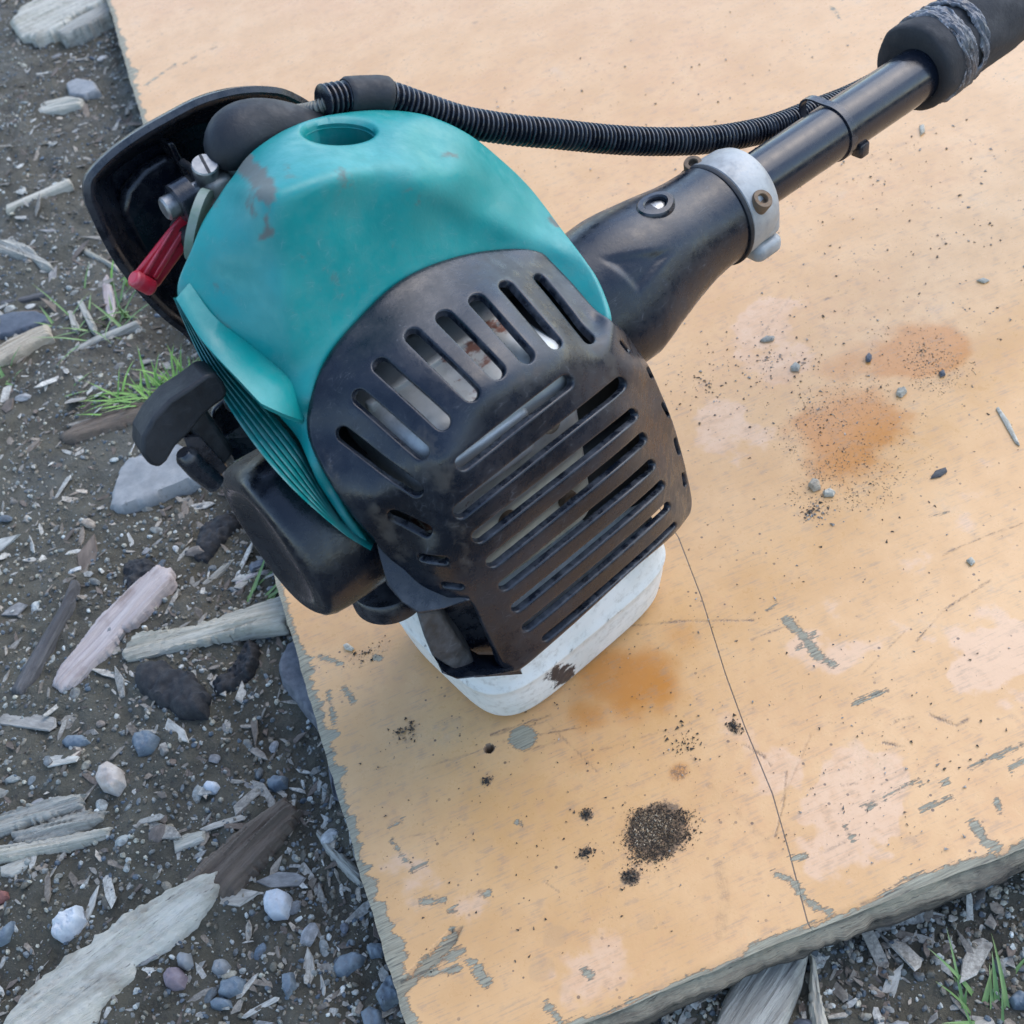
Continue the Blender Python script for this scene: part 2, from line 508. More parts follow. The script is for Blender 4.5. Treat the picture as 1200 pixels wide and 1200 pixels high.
def prism(top, depth):
    """top: polygon of machine points; depth: machine vector to the back polygon"""
    T = np.asarray(top, float); n = len(T); V = np.vstack([T, T + np.asarray(depth, float)])
    F = [list(range(n)), list(range(n, 2 * n))[::-1]] + [[i, (i + 1) % n, n + (i + 1) % n, n + i] for i in range(n)]
    return V, F

def rbox(lo, hi, r, n=5, m=28, power=None):
    """rounded box (machine mm) as a superellipsoid-like loft along v"""
    lo, hi = np.array(lo, float), np.array(hi, float)
    cx = (lo + hi) / 2; hx = (hi - lo) / 2
    rows = []
    for k in range(n + 1):
        t = math.pi / 2 * k / n; rows.append((lo[2] + r - r * math.cos(t), r * (1 - math.sin(t))))
    for k in range(n + 1):
        t = math.pi / 2 * k / n; rows.append((hi[2] - r + r * math.sin(t), r * (1 - math.cos(t))))
    V, F = [], []
    for v, ins in rows:
        ring = []
        rc = max(r * 1.3 - ins, .2)
        for (sx, sy, t0) in ((1, 1, 0), (-1, 1, 90), (-1, -1, 180), (1, -1, 270)):
            for q in range(m // 4):
                t = math.radians(t0 + 90 * q / (m // 4 - 1))
                ring.append((cx[0] + sx * (hx[0] - ins - rc) + rc * math.cos(t), cx[1] + sy * (hx[1] - ins - rc) + rc * math.sin(t), v))
        V += ring
    for i in range(len(rows) - 1):
        for j in range(m):
            F.append([i * m + j, i * m + (j + 1) % m, (i + 1) * m + (j + 1) % m, (i + 1) * m + j])
    F.append(list(range(m))); F.append(list(range((len(rows) - 1) * m, len(rows) * m)))
    return np.array(V), F

# ------------------------------------------------------------------ engine cover, fins, muffler guard
cover = shell('engine_cover', TEAL, [(-200.5,-5,59.8),(0.9332,0.2879,0.2149),(0,-0.5981,0.8014),(-0.3593,0.7479,0.5582)], [(-41.74,-23.01,22.4),(-29.45,-13.36,18.7),(-11.54,-7.04,11.51),(8.81,-3.41,2.57),(29.74,-6.66,-12.1),(49.83,-14.36,-28.66),(62.65,-22.73,-36.28),(65.83,-30.09,-38.04),(67.48,-40.43,-29.56),(68.73,-52.25,-20.77),(70.56,-57.75,-15.18),(-48.56,-32.44,20.83),(-51.57,-44.51,23.03),(-52.88,-60.4,20.19),(-52.7,-80.13,13.7),(-54.43,-57,19.49),(-52.1,-41.39,23.05),(-20.44,41.01,32.64),(-4.01,40.95,31.61),(8.7,37.94,25.66),(20.74,33.01,15.74),(35.22,27.72,3.26),(49.25,19.25,-12.92),(61.89,-2.14,-34.9),(68.83,-25.15,-38.59),(-17.08,59.91,1),(3.07,62.66,-11.24),(20.73,59.85,-22.96),(34.23,54.64,-29.65),(48.18,46,-36.58),(60.45,33.36,-43.39),(69.45,16.86,-52.02),(75.46,-1.46,-55.62),(77.09,-23.88,-46.1),(76.26,-37.48,-31.26),(72.32,-54.38,-17.84),(16.68,52.44,-5.93),(-4.63,52.87,13.31),(27.34,43.65,-6.37),(43.67,34.04,-17.67),(-33.54,52.11,7.79),(-40.98,47.91,11.3),(-48.68,42.35,13.83),(-55.63,36.42,14.44),(-25.26,55.99,3.69),(-39.46,33.36,22.48),(-24.71,34.61,31.84),(-26.72,25.65,30.79),(-31.79,13.96,28.75),(-36.67,1.77,25.56),(-42.99,18.91,21.65),(-50.31,29.91,16.55),(-33.13,32.79,26.94),(-5.45,13.3,20.09),(22.39,12.85,5),(48.49,4.52,-19.06),(-31.99,-4.6,22.68),(7.24,22.61,17.97),(34.67,8.17,-6.81),(-54.3,31.27,16.49),(-53.47,16.95,18.1),(-47.57,1.84,19.79),(-42.52,-14.71,20.65),(-45.25,-27.6,19.42),(-62.07,31.81,11.9),(-61.54,15.33,11.89),(-57.59,-5.82,13.51),(-54.31,-24.01,15.07),(-53.15,-31.17,15.59)], 6.0, [(-62.05,31.77),(-48.68,42.36),(-40.66,48.43),(-33.38,52.38),(-25.01,56.62),(-16.96,60.2),(-7.32,62.22),(3.21,63.09),(16.24,61.46),(34.44,54.99),(48.62,46.66),(60.66,33.68),(69.63,17.15),(75.67,-1.14),(77.3,-23.59),(76.7,-36.99),(75.33,-46.26),(72.05,-55.69),(68.89,-59.09),(65.92,-52.91),(63.78,-41.74),(62.37,-31.55),(60.34,-25.29),(48.38,-16.87),(28.43,-8.8),(7.33,-5.75),(-12.96,-9.32),(-29.1,-14.96),(-40.24,-23.93),(-47.28,-33.8),(-49.87,-45.67),(-51.37,-61.36),(-52.17,-81),(-54.72,-78.61),(-55.33,-66.45),(-55.44,-51.4),(-53.84,-35.95),(-54.44,-28.47),(-57.96,-6.37),(-61.9,14.82)],
              holes=[[(28.85,46.06),(27.89,45.17),(26.41,44.61),(24.46,44.43),(22.17,44.62),(19.64,45.15),(17.02,46),(14.43,47.16),(12.01,48.59),(9.86,50.23),(8.06,51.99),(6.7,53.77),(5.84,55.5),(5.53,57.07),(5.79,58.4),(6.63,59.39),(7.99,60),(9.83,60.19),(12.06,59.96),(14.56,59.33),(17.21,58.33),(19.88,57.03),(22.42,55.5),(24.71,53.82),(26.63,52.07),(28.07,50.34),(28.94,48.71),(29.2,47.26)]], step=2.0, thick=2.6, R=1.8, Rh=2.0, skirt=46, shrink=.86, planes=[(-0.9637,-1.4708,82.253),(-0.5224,0.4595,10.0407),(0.6365,-0.1263,51.3523),(-1.4972,-0.3149,56.9616)], soft=2.0, deep={0: (0, -4, -24)}, blots=[((-17.81,58.4),(-14.87,43.34),8,1),((-14.97,46.06),(-15.18,41.43),6,1.05),((-18.9,36.72),(-20.47,33.92),3.5,0.75),((-25.26,31.16),(-21.29,31.26),3.5,0.8),((9.61,36.79),(8.62,32.55),7,0.55),((-21.64,45.32),(-22.95,39.39),5,0.6),((-23.4,58.68),(-34.18,50.73),5,0.55),((26.79,20.2),(28.11,16.35),6,0.5),((-5.56,47.5),(-5.76,43.83),5,0.5),((74.2,-15.4),(75.26,-18.39),2.6,1.1),((46.4,26.66),(50.7,23.99),3,0.8),((-15.19,18.9),(-11.74,3.58),10,0.35),((-56.06,26.57),(-50.55,8.04),3,0.5),((-53.95,-23.51),(-55.88,-15.33),3,0.6),((-47.72,28.35),(-46.96,22.88),3,0.45),((8.93,8.56),(12.74,3),8,0.35)])

def fins():
    o = spline([(-262.7,-37,75.2),(-267.3,-20,55.5),(-271.1,8,42.2),(-269.7,26,27.7),(-262.6,38,6.9),(-256.4,42,-5.9)], 4, False); i = spline([(-260.8,-35,73.9),(-260.3,-19,54.6),(-257.4,-3,39.7),(-256.4,12,25.3),(-258.4,26,8.8),(-256.2,36,-7.4)], 4, False)
    n = 44
    def rs(P):
        L = np.r_[0, np.cumsum(np.linalg.norm(np.diff(P, axis=0), axis=1))]; t = np.linspace(0, L[-1], n)
        return np.stack([np.interp(t, L, P[:, k]) for k in range(3)], 1)
    o, i = rs(o), rs(i)
    prof = []                                # (position across, rise)
    K = 6
    for k in range(K):
        for (q, h) in ((.0, 0.), (.12, 1.7), (.5, 2.0), (.62, .2), (.95, -.6)): prof.append(((k + q) / K, h * .7))
    prof.append((1.0, 0.))
    nrm = np.array([-0.3593,0.7479,0.5582])
    V = []
    for q, h in prof:
        end = np.clip(np.minimum(np.linspace(0, 1, n) / .06, np.linspace(1, 0, n) / .1), 0, 1)
        V.append(o + (i - o) * q + nrm * h * end[:, None])
    m_ = len(prof)
    V = np.vstack(V)
    F = [[a * n + b, a * n + b + 1, (a + 1) * n + b + 1, (a + 1) * n + b] for a in range(m_ - 1) for b in range(n - 1)]
    # returned sides
    k0 = len(V)
    V = np.vstack([V, o - nrm * 14 + np.array([3, 0, 0]), i - nrm * 12])
    F += [[b, b + 1, k0 + b + 1, k0 + b] for b in range(n - 1)]
    F += [[(m_ - 1) * n + b, (m_ - 1) * n + b + 1, k0 + n + b + 1, k0 + n + b] for b in range(n - 1)]
    return V, F
part('cooling_fins', *fins(), TEALD, cutter, 35)
def lip():
    o = resample(spline([(-265.1,-25.2,81.9),(-266.4,-12.2,71.5),(-265.2,8.6,61.6),(-262.9,21.4,49.9),(-258.8,18.8,38.3)], 1, False), 2, False); i = spline([(-257.6,-28.2,82.8),(-257.3,-17.5,72.8),(-252.6,-6,62.7),(-248.3,5.5,50.9),(-250.1,11.5,39)], .5, False)
    L = np.r_[0, np.cumsum(np.linalg.norm(np.diff(i, axis=0), axis=1))]; t = np.linspace(0, L[-1], len(o)); i = np.stack([np.interp(t, L, i[:, k]) for k in range(3)], 1)
    h = np.array([-0.3593,0.7479,0.5582]); n = len(o)
    w = np.clip(np.linspace(1, 0, n) / .32, 0, 1)[:, None] ** .75
    o = i + (o - i) * (.25 + .75 * w)
    rows = [i - h * 2.5, i + h * (.35 * w - .15), i + (o - i) * .5 + h * .3 * w, i + (o - i) * .94 + h * .3 * w, o + h * .0, o - h * .9 - np.array([0, 0, .6]), o - h * 2 - np.array([0, 0, 2.5]), i + (o - i) * .4 - h * 6]
    V = np.vstack(rows); F = [[a * n + b, a * n + b + 1, (a + 1) * n + b + 1, (a + 1) * n + b] for a in range(len(rows) - 1) for b in range(n - 1)]
    return V, F
part('cover_lip', *lip(), TEAL, cover, 50)

guard = shell('muffler_guard', BLACK, [(-198.2,60,16.8),(0.9251,0.2549,0.2813),(0,-0.7411,0.6714),(-0.3796,0.6211,0.6856)], [(-49.27,53.09,11.11),(-36.49,62.3,8.81),(-18.37,68.55,2.39),(1.93,72.25,-6.35),(22.28,70.31,-21.84),(41.4,64.34,-40.03),(53.37,56.62,-49.34),(56,49.56,-52.4),(56.96,37.84,-45.84),(57.5,24.64,-39.27),(58.91,18.11,-34.76),(-57.18,44.08,8.44),(-59.97,32.11,9.79),(-62.14,17.25,5.83),(-62.42,-1.7,-5.39),(-10.95,51.31,10.98),(8.92,49.5,0.66),(29,46.41,-11.26),(46.55,37.35,-32.49),(54.68,20,-35.6),(-31.43,47.49,14.82),(-51.22,10.58,11.1),(-46.5,32.84,9.97),(-32.93,14.32,19.33),(-15.59,18.07,23.12),(-0.26,19.74,20.44),(13.63,19.34,12.66),(34.43,16.53,-5.67),(55.59,10.64,-29.44),(56.94,-3.47,-38.78),(-22.35,8.66,22.72),(-27.19,-2.49,14.62),(-36.11,-24.05,-4.22),(-45.17,-49.43,-30.78),(-51.85,-76.42,-60.24),(-1.72,-30.57,-22.89),(-0.06,-0.01,6.45),(22.35,-0.61,-5.07),(45.01,-4.02,-26.49),(-8.03,-74.34,-72.53),(-33.37,-71.66,-58.93),(13.96,-73.47,-83.72),(43.77,-18.81,-35.57),(43.25,-48.28,-72.13),(41.58,-72.04,-106.23),(53.84,-29.39,-70.04),(63.85,-27.22,-81.22),(63.01,-44.53,-111.18),(58.49,-60.92,-122.45),(53.44,-73.68,-132.38),(43.06,-76.59,-118.71),(64.95,-11.31,-65.9),(63.98,4.89,-57.45),(58.95,-13.8,-59.97),(-48.19,0.5,4.27),(-49.12,-16.11,0.93),(-56.45,-14.14,-9.81),(-62.11,-8.28,-10.16),(-54.83,-32.56,-19.57),(-46.98,-33.18,-13.87)], 5.0, [(-49.3,53.08),(-36.47,62.33),(-18.33,68.53),(1.93,72.26),(22.48,70.58),(41.67,64.69),(53.61,56.93),(56.28,49.88),(57.23,38.12),(57.68,24.9),(59.5,18.2),(64.91,6.05),(65.39,-10.72),(64.18,-26.62),(63.34,-43.88),(58.92,-60.22),(53.93,-74.07),(44.62,-77.58),(14.77,-76.5),(-10.24,-77.85),(-33.17,-79.35),(-48.98,-80.4),(-54.74,-79.2),(-57.08,-74.54),(-54.58,-65.13),(-51.18,-51.99),(-48.72,-39.55),(-55.74,-33.73),(-60.97,-23.76),(-62.35,-11.09),(-62.45,-1.69),(-62.15,17.24),(-59.93,32.12),(-57.13,44.08)],
              holes=[capsule(p, q, w, 13) for p, q, w in [((-46.5,36.91),(-36.53,6.28),2.58),((-33.93,43.46),(-26.9,15.82),2.84),((-21.45,48.33),(-15.04,19.83),2.99),((-6.41,50.83),(-1.35,22.25),3.03),((6.31,50.45),(10.27,23.72),3.08),((19.57,49.59),(22.23,22.57),2.99),((32.27,48.91),(34.08,21.35),2.75),((45.95,46.04),(46.62,15.77),2.2),((-17.52,4.15),(28.96,6.7),2.58),((-28.66,-9.21),(47.18,-5.35),2.59),((-29.09,-20.72),(45.26,-18.15),2.54),((-31.06,-31.76),(44.21,-28.77),2.45),((-33.49,-42.79),(41.86,-40.41),2.36),((-35.71,-53.96),(41.5,-51.08),2.23),((-37.91,-64.38),(39.46,-61.68),2.09),((-35.21,-74.42),(38.31,-72.22),1.58),((-49.09,3.17),(-42.92,-7.53),2.14),((-50.66,-14.84),(-44.51,-20.65),1.55),((-51.31,-28.38),(-46.53,-32.62),1.15),((57.75,7.45),(58.59,3.72),0.88),((63.21,-7.22),(63.1,-10.68),0.85),((62.12,-23.63),(62.29,-28.83),1.1),((60.8,-41.17),(59.76,-47.04),1.16),((56.04,-56.88),(54.32,-61.55),1.03)]], step=1.6, thick=2.8, R=2.2, Rh=.8, skirt=44, shrink=.93, blots=[((-23.67,16.73),(-25.89,3.97),12,0.7),((48.55,12.89),(46.78,-1.35),10,0.6),((-34.87,-12.47),(-42.07,-37.16),9,0.5),((-28.85,-64.92),(37.52,-62.99),9,0.45),((38.49,-27.25),(41.44,-66.55),9,0.4),((-53.36,8.21),(-56.99,-9.71),9,0.6),((11.93,16.88),(25.68,15.26),6,0.5),((-55.65,35.69),(-59.74,20.11),5,0.4)])

def frame_pts(c, d, pts2):
    """ring points round direction d"""
    d = np.array(d, float); d /= np.linalg.norm(d)
    u = np.cross(d, [.2, .9, .3]); u /= np.linalg.norm(u); w_ = np.cross(d, u)
    return lambda r, h, n, ph=0: np.array([np.array(c) + d * h + r * (math.cos(t) * u + math.sin(t) * w_) for t in np.linspace(0, 2 * math.pi, n, endpoint=False) + ph])
def bolt_mesh(c, d, r, h, sock=.5, depth=2.5, n=24):
    f = frame_pts(c, d, None)
    L = [f(r * .98, -6, n), f(r, h - .8, n), f(r * .92, h, n), f(r * sock + .3, h, n), f(r * sock, h - .3, n), f(r * sock * .95, h - depth, n), f(.05, h - depth, n)]
    V = np.vstack(L); F = [[k * n + j, k * n + (j + 1) % n, (k + 1) * n + (j + 1) % n, (k + 1) * n + j] for k in range(len(L) - 1) for j in range(n)]
    return V, F
# ------------------------------------------------------------------ inside the guard: muffler, cylinder, dark boxes added to stop light through slots
V, F = rbox((-234, -6, -58), (-158, 55, 35), 9)
muff = part('muffler', V, F, MUFF, cutter, 50)
part('muffler_seam', *join([rbox((-231, 20, 33), (-161, 24, 37.2), 1, 2, 16), rbox((-229, 53, -6), (-163, 56.4, -2), .8, 2, 16)]), MUFF, muff, 40)
part('cover_plate', *rbox((-226, 50, 2), (-186, 57.2, 24), 2.2, 3, 24), MUFF, muff, 40)
for q in ((-178, 55, 10), (-205, 55, -22), (-176, 55, -34)):
    part('muffler_bolt', *bolt_mesh(q, (0, 1, .05), 4.2, 3.0, .5), RUSTY, muff, 35)
V, F = join([rbox((-238, -50, -92 + 12 * k), (-130, -6, -84 + 12 * k), 2.4, 2, 16) for k in range(10)])
part('cylinder_light_block', V, F, DARKMET, cutter, 40)  # unseen finned stack, added to block light through the guard
part('dark_slot_backing', *join([rbox((-162, -2, -98), (-110, 27, -6), 4), rbox((-150, 0, -100), (-100, 34, -42), 4)]), DARKMET, cutter)  # dark boxes added behind the slots so their right ends stay dark
V, F = lathe_mesh('c', [(-245, 34, -4, -25), (-240, 38, -4, -25), (-128, 36, -4, -22), (-124, 30, -4, -22)], 40)
part('crankcase', V, F, DARKMET, cutter)

# ------------------------------------------------------------------ clutch housing, collar, tube, grip
PT = [(-29,23.4,1.2),(-34,23.4,1.4),(-46,23.6,1.5),(-56,24.4,1.3),(-64,25.5,1),(-80,27,0.5),(-88,27.8,0.3),(-98,27.5,0),(-110,26,0),(-125,24,0)]
TRI = [(-109.79,35.436),(-76.09,18.666),(-102.89,9.864)]      # recess corners: (along shaft, arc mm)
BOSS = (-69.32,37.2034)
def clutch_fn(a, th):
    P = np.stack([np.full(len(th), a), np.where(th > math.pi, th - 2 * math.pi, th) * 30], 1)
    d = poly_dist(P, TRI); ins = inside(P, TRI)
    r = -1.3 * np.where(ins, smooth01(d / 4.0), 0)
    e_ = np.interp(-a, [40, 50, 64, 80, 93, 105, 125], [0, .8, 3, 6.8, 10.8, 12, 12])
    return r + e_ * np.maximum(0, np.cos(th + 1.05)) ** 2
pa = np.linspace(-32.5, -124, 96)
tab = np.array(PT)[::-1]
sm = lambda col: np.convolve(np.pad(np.interp(pa, tab[:, 0], tab[:, col]), 6, 'edge'), np.ones(13) / 13, 'valid')
rr, dd = sm(1), sm(2)
V, F = lathe_mesh('clutch', [(a, r, .7 * d, -.7 * d) for a, r, d in zip(pa, rr, dd)], 120, fn=clutch_fn)
clutch = part('clutch_housing', V, F, BLACK, cutter, 60)
V, F = lathe_mesh('ring', [(-31.4, 22, 1.2, -1.2), (-31.4, 23.9, 1.2, -1.2), (-31.8, 24.3, 1.2, -1.2), (-33.2, 24.3, 1.3, -1.3), (-33.8, 24, 1.3, -1.3), (-33.8, 22, 1.3, -1.3)], 64)
part('rubber_ring', V, F, RUBBER, clutch)
# oval port boss with a steel insert
def boss_parts():
    a0, t0 = BOSS[0], BOSS[1] / 26
    i = int(np.argmin(np.abs(pa - a0))); r, d = rr[i], dd[i]
    c = np.array([a0, .7 * d, -.7 * d]); er = np.array([0, math.cos(t0), math.sin(t0)]); et = np.array([0, -math.sin(t0), math.cos(t0)]); ea = np.array([1., 0, 0])
    def oval(ra, rt, h, n=28):
        th = np.linspace(0, 2 * math.pi, n, endpoint=False)
        ct, st = np.cos(th), np.sin(th)
        x = np.sign(ct) * np.abs(ct) ** 1.05 * ra; y = np.sign(st) * np.abs(st) ** 1.05 * rt
        return np.array([c + er * (r + h - (q / 26) ** 2 * 12) + ea * p + et * q for p, q in zip(x, y)])
    n = 28
    L = [oval(9.5, 7.6, -1.5), oval(9.2, 7.3, 1.0), oval(8.4, 6.6, 1.9), oval(6.0, 4.6, 1.9), oval(5.2, 3.9, 1.2), oval(5.0, 3.7, -2.0)]
    V = np.vstack(L); F = [[k * n + j, k * n + (j + 1) % n, (k + 1) * n + (j + 1) % n, (k + 1) * n + j] for k in range(len(L) - 1) for j in range(n)]
    part('port_boss', V, F, BLACK, clutch, 40)
    I = [oval(5.0, 3.7, -2), oval(5.0, 3.7, -.6), oval(3.2, 2.4, .1), oval(.2, .2, .15)]
    V = np.vstack(I); F = [[k * n + j, k * n + (j + 1) % n, (k + 1) * n + (j + 1) % n, (k + 1) * n + j] for k in range(3) for j in range(n)]
    part('steel_insert', V, F, STEEL, clutch, 40)
boss_parts()

# collar clamp: ring with a split lug and two bolts
V, F = lathe_mesh('collar', [(-31.3, 14, 1, -1), (-31.3, 22.8, 1, -1), (-30.4, 23.6, 1, -1), (-24, 23.8, .8, -.8), (-15, 23, .5, -.5), (-12.2, 22, .4, -.4), (-11, 20.4, .2, -.2), (-11, 13.35, 0, 0)], 72)
collar = part('clamp_collar', V, F, CAST, cutter, 35)
part('clamp_bolt', *bolt_mesh((-24.1,21,8.3), (.05, .55, .84), 4.7, 4.4, .5), RUSTY, collar, 35)
part('clamp_bolt', *bolt_mesh((-30.2,-12,19), (-.2, .2, .9), 4.2, 1.6, .5), RUSTY, collar, 35)
V, F = lathe_mesh('seat', [(0, 0, 0, 0)], 4)
lugc = np.array((-15.2,13,-15.5))
V, F = rbox(lugc + [-9.5, -9, -9], lugc + [7.5, 9, -.4], 3.2, 4, 24)
V2, F2 = rbox(lugc + [-9.5, -10, .6], lugc + [7.5, 8, 14], 3.2, 4, 24)
part('clamp_lug', *join([(V, F), (V2, F2)]), CAST, collar, 40)
V, F = lathe_mesh('tube', [(-40, 13.3, 0, 0), (900, 13.3, 0, 0)], 64)
part('drive_shaft_tube', V, F, TUBE, cutter, 40)

def grip_fn(seed, amp, k=6):
    def fn(a, th):
        x = np.cos(th) * 2.2; y = np.sin(th) * 2.2
        return amp * 2 * fbm(x + a * .05, y + a * .03 + seed, seed, 3)
    return fn
G = [(114, 13.2, 0, 0), (113.2, 16, -1, 1), (113.4, 20.2, -2.5, 2.5), (114.5, 21.4, -2.5, 2.5), (117, 21.8, -2.5, 2.5)] + [(a, 22, -2.5, 2.5) for a in np.arange(119, 130, 2.0)] + [(130, 20.5, -2.5, 2.5), (130.2, 16, -2, 2)]
V, F = lathe_mesh('grip_end', G, 72, fn=grip_fn(3, .5))
grip = part('foam_grip', V, F, FOAM, cutter, 50)
G = [(128, 16, -2, 2), (128.4, 19.5, -2.5, 2.5)] + [(a, 20.2, -2.5, 2.5) for a in np.arange(130, 330, 3.0)] + [(330, 16, -2, 2)]
V, F = lathe_mesh('grip_sleeve', G, 72, fn=grip_fn(11, .9))
part('grip_sleeve', V, F, FOAM, grip, 50)
for (a0, a1, r, tilt, seed) in ((123, 130, 22.6, .12, 5), (127, 139, 22.2, -.16, 8), (136, 142, 22.0, .26, 9)):   # wound tape, torn edges
    n = 160; V = []; th = np.linspace(0, 2 * math.pi, n, endpoint=False)
    rows = np.linspace(a0, a1, 25)
    for q, a in enumerate(rows):
        rg = 1.5 * fbm(np.cos(th) * 3 + q * .2, np.sin(th) * 3, seed, 4) * (1 if q in (0, 24) else .4)
        rad = r + 1.3 * fbm(np.cos(th) * 5, np.sin(th) * 5 + a * .6, seed + 3, 5, .65) - (1.2 if q in (0, 24) else 0)
        aa = a + 22 * tilt * np.cos(th - 1) + rg * 2
        V.append(np.stack([aa, -2.5 + rad * np.cos(th), 2.5 + rad * np.sin(th)], 1))
    V = np.vstack(V); F = [[k * n + j, k * n + (j + 1) % n, (k + 1) * n + (j + 1) % n, (k + 1) * n + j] for k in range(24) for j in range(n)]
    part('tape_wrap', V, F, TAPE, grip, 60)
lb = np.array((132.7,4,-10.7))
V, F = rbox(lb + [-9, -8, -9], lb + [14, 8, 9], 7, 5, 28)
part('cable_clip', V, F, RUBBER, grip, 60)
part('torn_tape', *prism([(126.5,14,-0.6),(142.5,14,-5),(162.4,14,-5.6),(160.4,14,-9.3),(148.3,14,-5.8),(138,14,-6.6),(125.6,14,-2.8)], (1.2, -1.0, -.6)), TAPE, grip, 40)

# ------------------------------------------------------------------ cable tie, throttle conduit
n = 64; V = []; 
for (a, r) in ((48.0, 13.1), (48.0, 14.2), (52.2, 14.2), (52.2, 13.1)):
    th = np.linspace(0, 2 * math.pi, n, endpoint=False)
    # the strap stands off where it loops over the conduit on the far side
    bulge = 6.5 * np.exp(-((np.angle(np.exp(1j * (th - 2.55)))) / .45) ** 2)
    V.append(np.stack([np.full(n, a), (r + bulge) * np.cos(th), (r + bulge) * np.sin(th)], 1))
V = np.vstack(V); F = [[k * n + j, k * n + (j + 1) % n, ((k + 1) % 4) * n + (j + 1) % n, ((k + 1) % 4) * n + j] for k in range(4) for j in range(n)]
tie = part('cable_tie', V, F, BLACKS, cutter, 30)
hc = np.array((59.9,10,-9.6))
o = part('tie_head', *rbox(hc + [-3.2, -3.4, -4.0], hc + [3.2, 3.4, 3.2], 1.0, 2, 16), BLACKS, tie, 40)
CP = spline([(-174.6,-58,102.5),(-165.9,-58,99.9),(-156.4,-57,96.5),(-148.6,-55,93.1),(-134.8,-52,82.2),(-120.9,-48,71.7),(-101.5,-44,60.2),(-82.9,-40,50.6),(-58.5,-36,37.5),(-33.1,-31,25.5),(-5.7,-26,14.6),(21,-24,5.8),(42.2,-24,0),(62.3,-25,-4.4),(100,-26,-12),(141.8,-26,-15.8)], .3, False)
CP = resample(CP, .3, False)
s = np.arange(len(CP)) * .3
ph = (s / 2.35) % 1.0
rad = 5.6 + .75 * np.where(ph < .55, 1, -1) * np.minimum(1, np.minimum(np.abs(ph - .0), np.minimum(np.abs(ph - .55), np.abs(ph - 1))) * 9)
s0 = int(12 / .3)
V, F = tube_path(CP, rad, 18)
conduit = part('throttle_conduit', V, F, BLACKS, cutter, 45)
# sleeve round the conduit
SP = CP[int(10 / .3):int(29 / .3):4]
rad = np.full(len(SP), 7.6); rad[0] = rad[-1] = 6.9
V, F = tube_path(SP, rad, 28)
part('conduit_sleeve', V, F, RUBBER, conduit, 50)
WP = resample(spline([(-172.5,-57,101.2),(-176.3,-60,100.3),(-178.7,-66,98.2),(-179.9,-74,95.9),(-181.7,-80,96)], .25, False), .25, False)
s = np.arange(len(WP)) * .25
V, F = tube_path(WP, 2.5 + .45 * np.sin(s / 1.5 * 2 * math.pi), 12)
part('throttle_cable', V, F, metal('cable_spring', (.20, .20, .17), .5, .6, dirt_amt=.6), conduit, 60)

# ------------------------------------------------------------------ air cleaner case, boot, carburettor, choke lever
RIM = spline([(-262.1,-84,104.6),(-257.2,-84,107.6),(-248.3,-84,110.4),(-236.8,-84,112.2),(-224,-84,112.9),(-211.1,-84,113),(-199.9,-84,111.2),(-188.7,-84,107.5),(-177.2,-84,101.5),(-168.7,-84,93.4),(-163,-84,83.4),(-159.5,-84,68.3),(-177.5,-84,41),(-209.1,-84,15),(-232.5,-84,11.3),(-248.9,-84,18.3),(-253.7,-84,29.5),(-259.5,-84,43.7),(-263.9,-84,61.3),(-265.6,-84,75),(-265.7,-84,90.1),(-265,-84,98)], 2.5)
def dish(P, wall, depth, rim_t):
    """shallow open case: rim ring, inner wall, back plate, outer wall; opens towards the engine"""
    n = len(P); c = P.mean(0)
    t = np.roll(P, -1, 0) - np.roll(P, 1, 0); t /= np.linalg.norm(t, axis=1)[:, None]
    nr = np.cross(t, [0, 1, 0]); 
    if ((c - P) * nr).sum() < 0: nr = -nr
    nr /= np.linalg.norm(nr, axis=1)[:, None]
    wob = .5 * fbm(np.arange(n) * .13, np.zeros(n), 4, 3)[:, None] * np.array([1, 1, 1])
    sv = np.array([0, 1., 0])
    L = [P - sv * depth * .9 + nr * 19, P - sv * depth * .5 + nr * 12, P - sv * 2 + nr * (rim_t + 1) , P + nr * rim_t + wob, P + nr * (rim_t * .5) + sv * 1.0 + wob, P + nr * .3 + wob, P + nr * .4 - sv * 2.0, P + nr * 8.5 - sv * depth * .5, P + nr * 15 - sv * depth * .86, P + nr * 22 - sv * depth * .95]
    V = np.vstack(L + [(P * .3 + c * .7) - sv * depth * .96, (c - sv * depth * .96)[None]])
    k = len(L) + 1
    F = [[a * n + j, a * n + (j + 1) % n, (a + 1) * n + (j + 1) % n, (a + 1) * n + j] for a in range(k - 1) for j in range(n)]
    F += [[(k - 1) * n + j, (k - 1) * n + (j + 1) % n, k * n] for j in range(n)]
    V2 = np.vstack([L[0], (c - sv * depth)[None]]); 
    F += [[j, (j + 1) % n, k * n + 1] for j in range(n)]
    V = np.vstack([V, (c - sv * depth)[None]])
    return V, F
V, F = dish(RIM, 2, 24, 4.6)
case = part('air_cleaner_case', V, F, BLACKS, cutter, 45)
V, F = prism([(-251.7,-99,79.5),(-246,-99,87),(-235.7,-99,91.4),(-224.9,-99,91.8),(-219.9,-99,87.1),(-216.7,-99,60.5),(-236.4,-99,38),(-251,-99,42.4)], (0, -8, -2))
bevel_part(part('case_bulge', V, F, BLACKS, case, 30), .004, 3)
bevel_part(part('case_rib', *prism([(-224.2,-96,96.9),(-221.5,-96,96.2),(-220,-96,79.9),(-222.8,-96,79.8)], (0, -10, 0)), BLACKS, case, 30), .0008, 2)
BP = resample(spline([(-215.2,-60,94.8),(-213.5,-60,100.9),(-206.8,-62,101.8),(-198.3,-62,100.1),(-190,-60,97),(-181.5,-58,91.5)], 1, False), 1.2, False)
t = np.linspace(0, 1, len(BP))
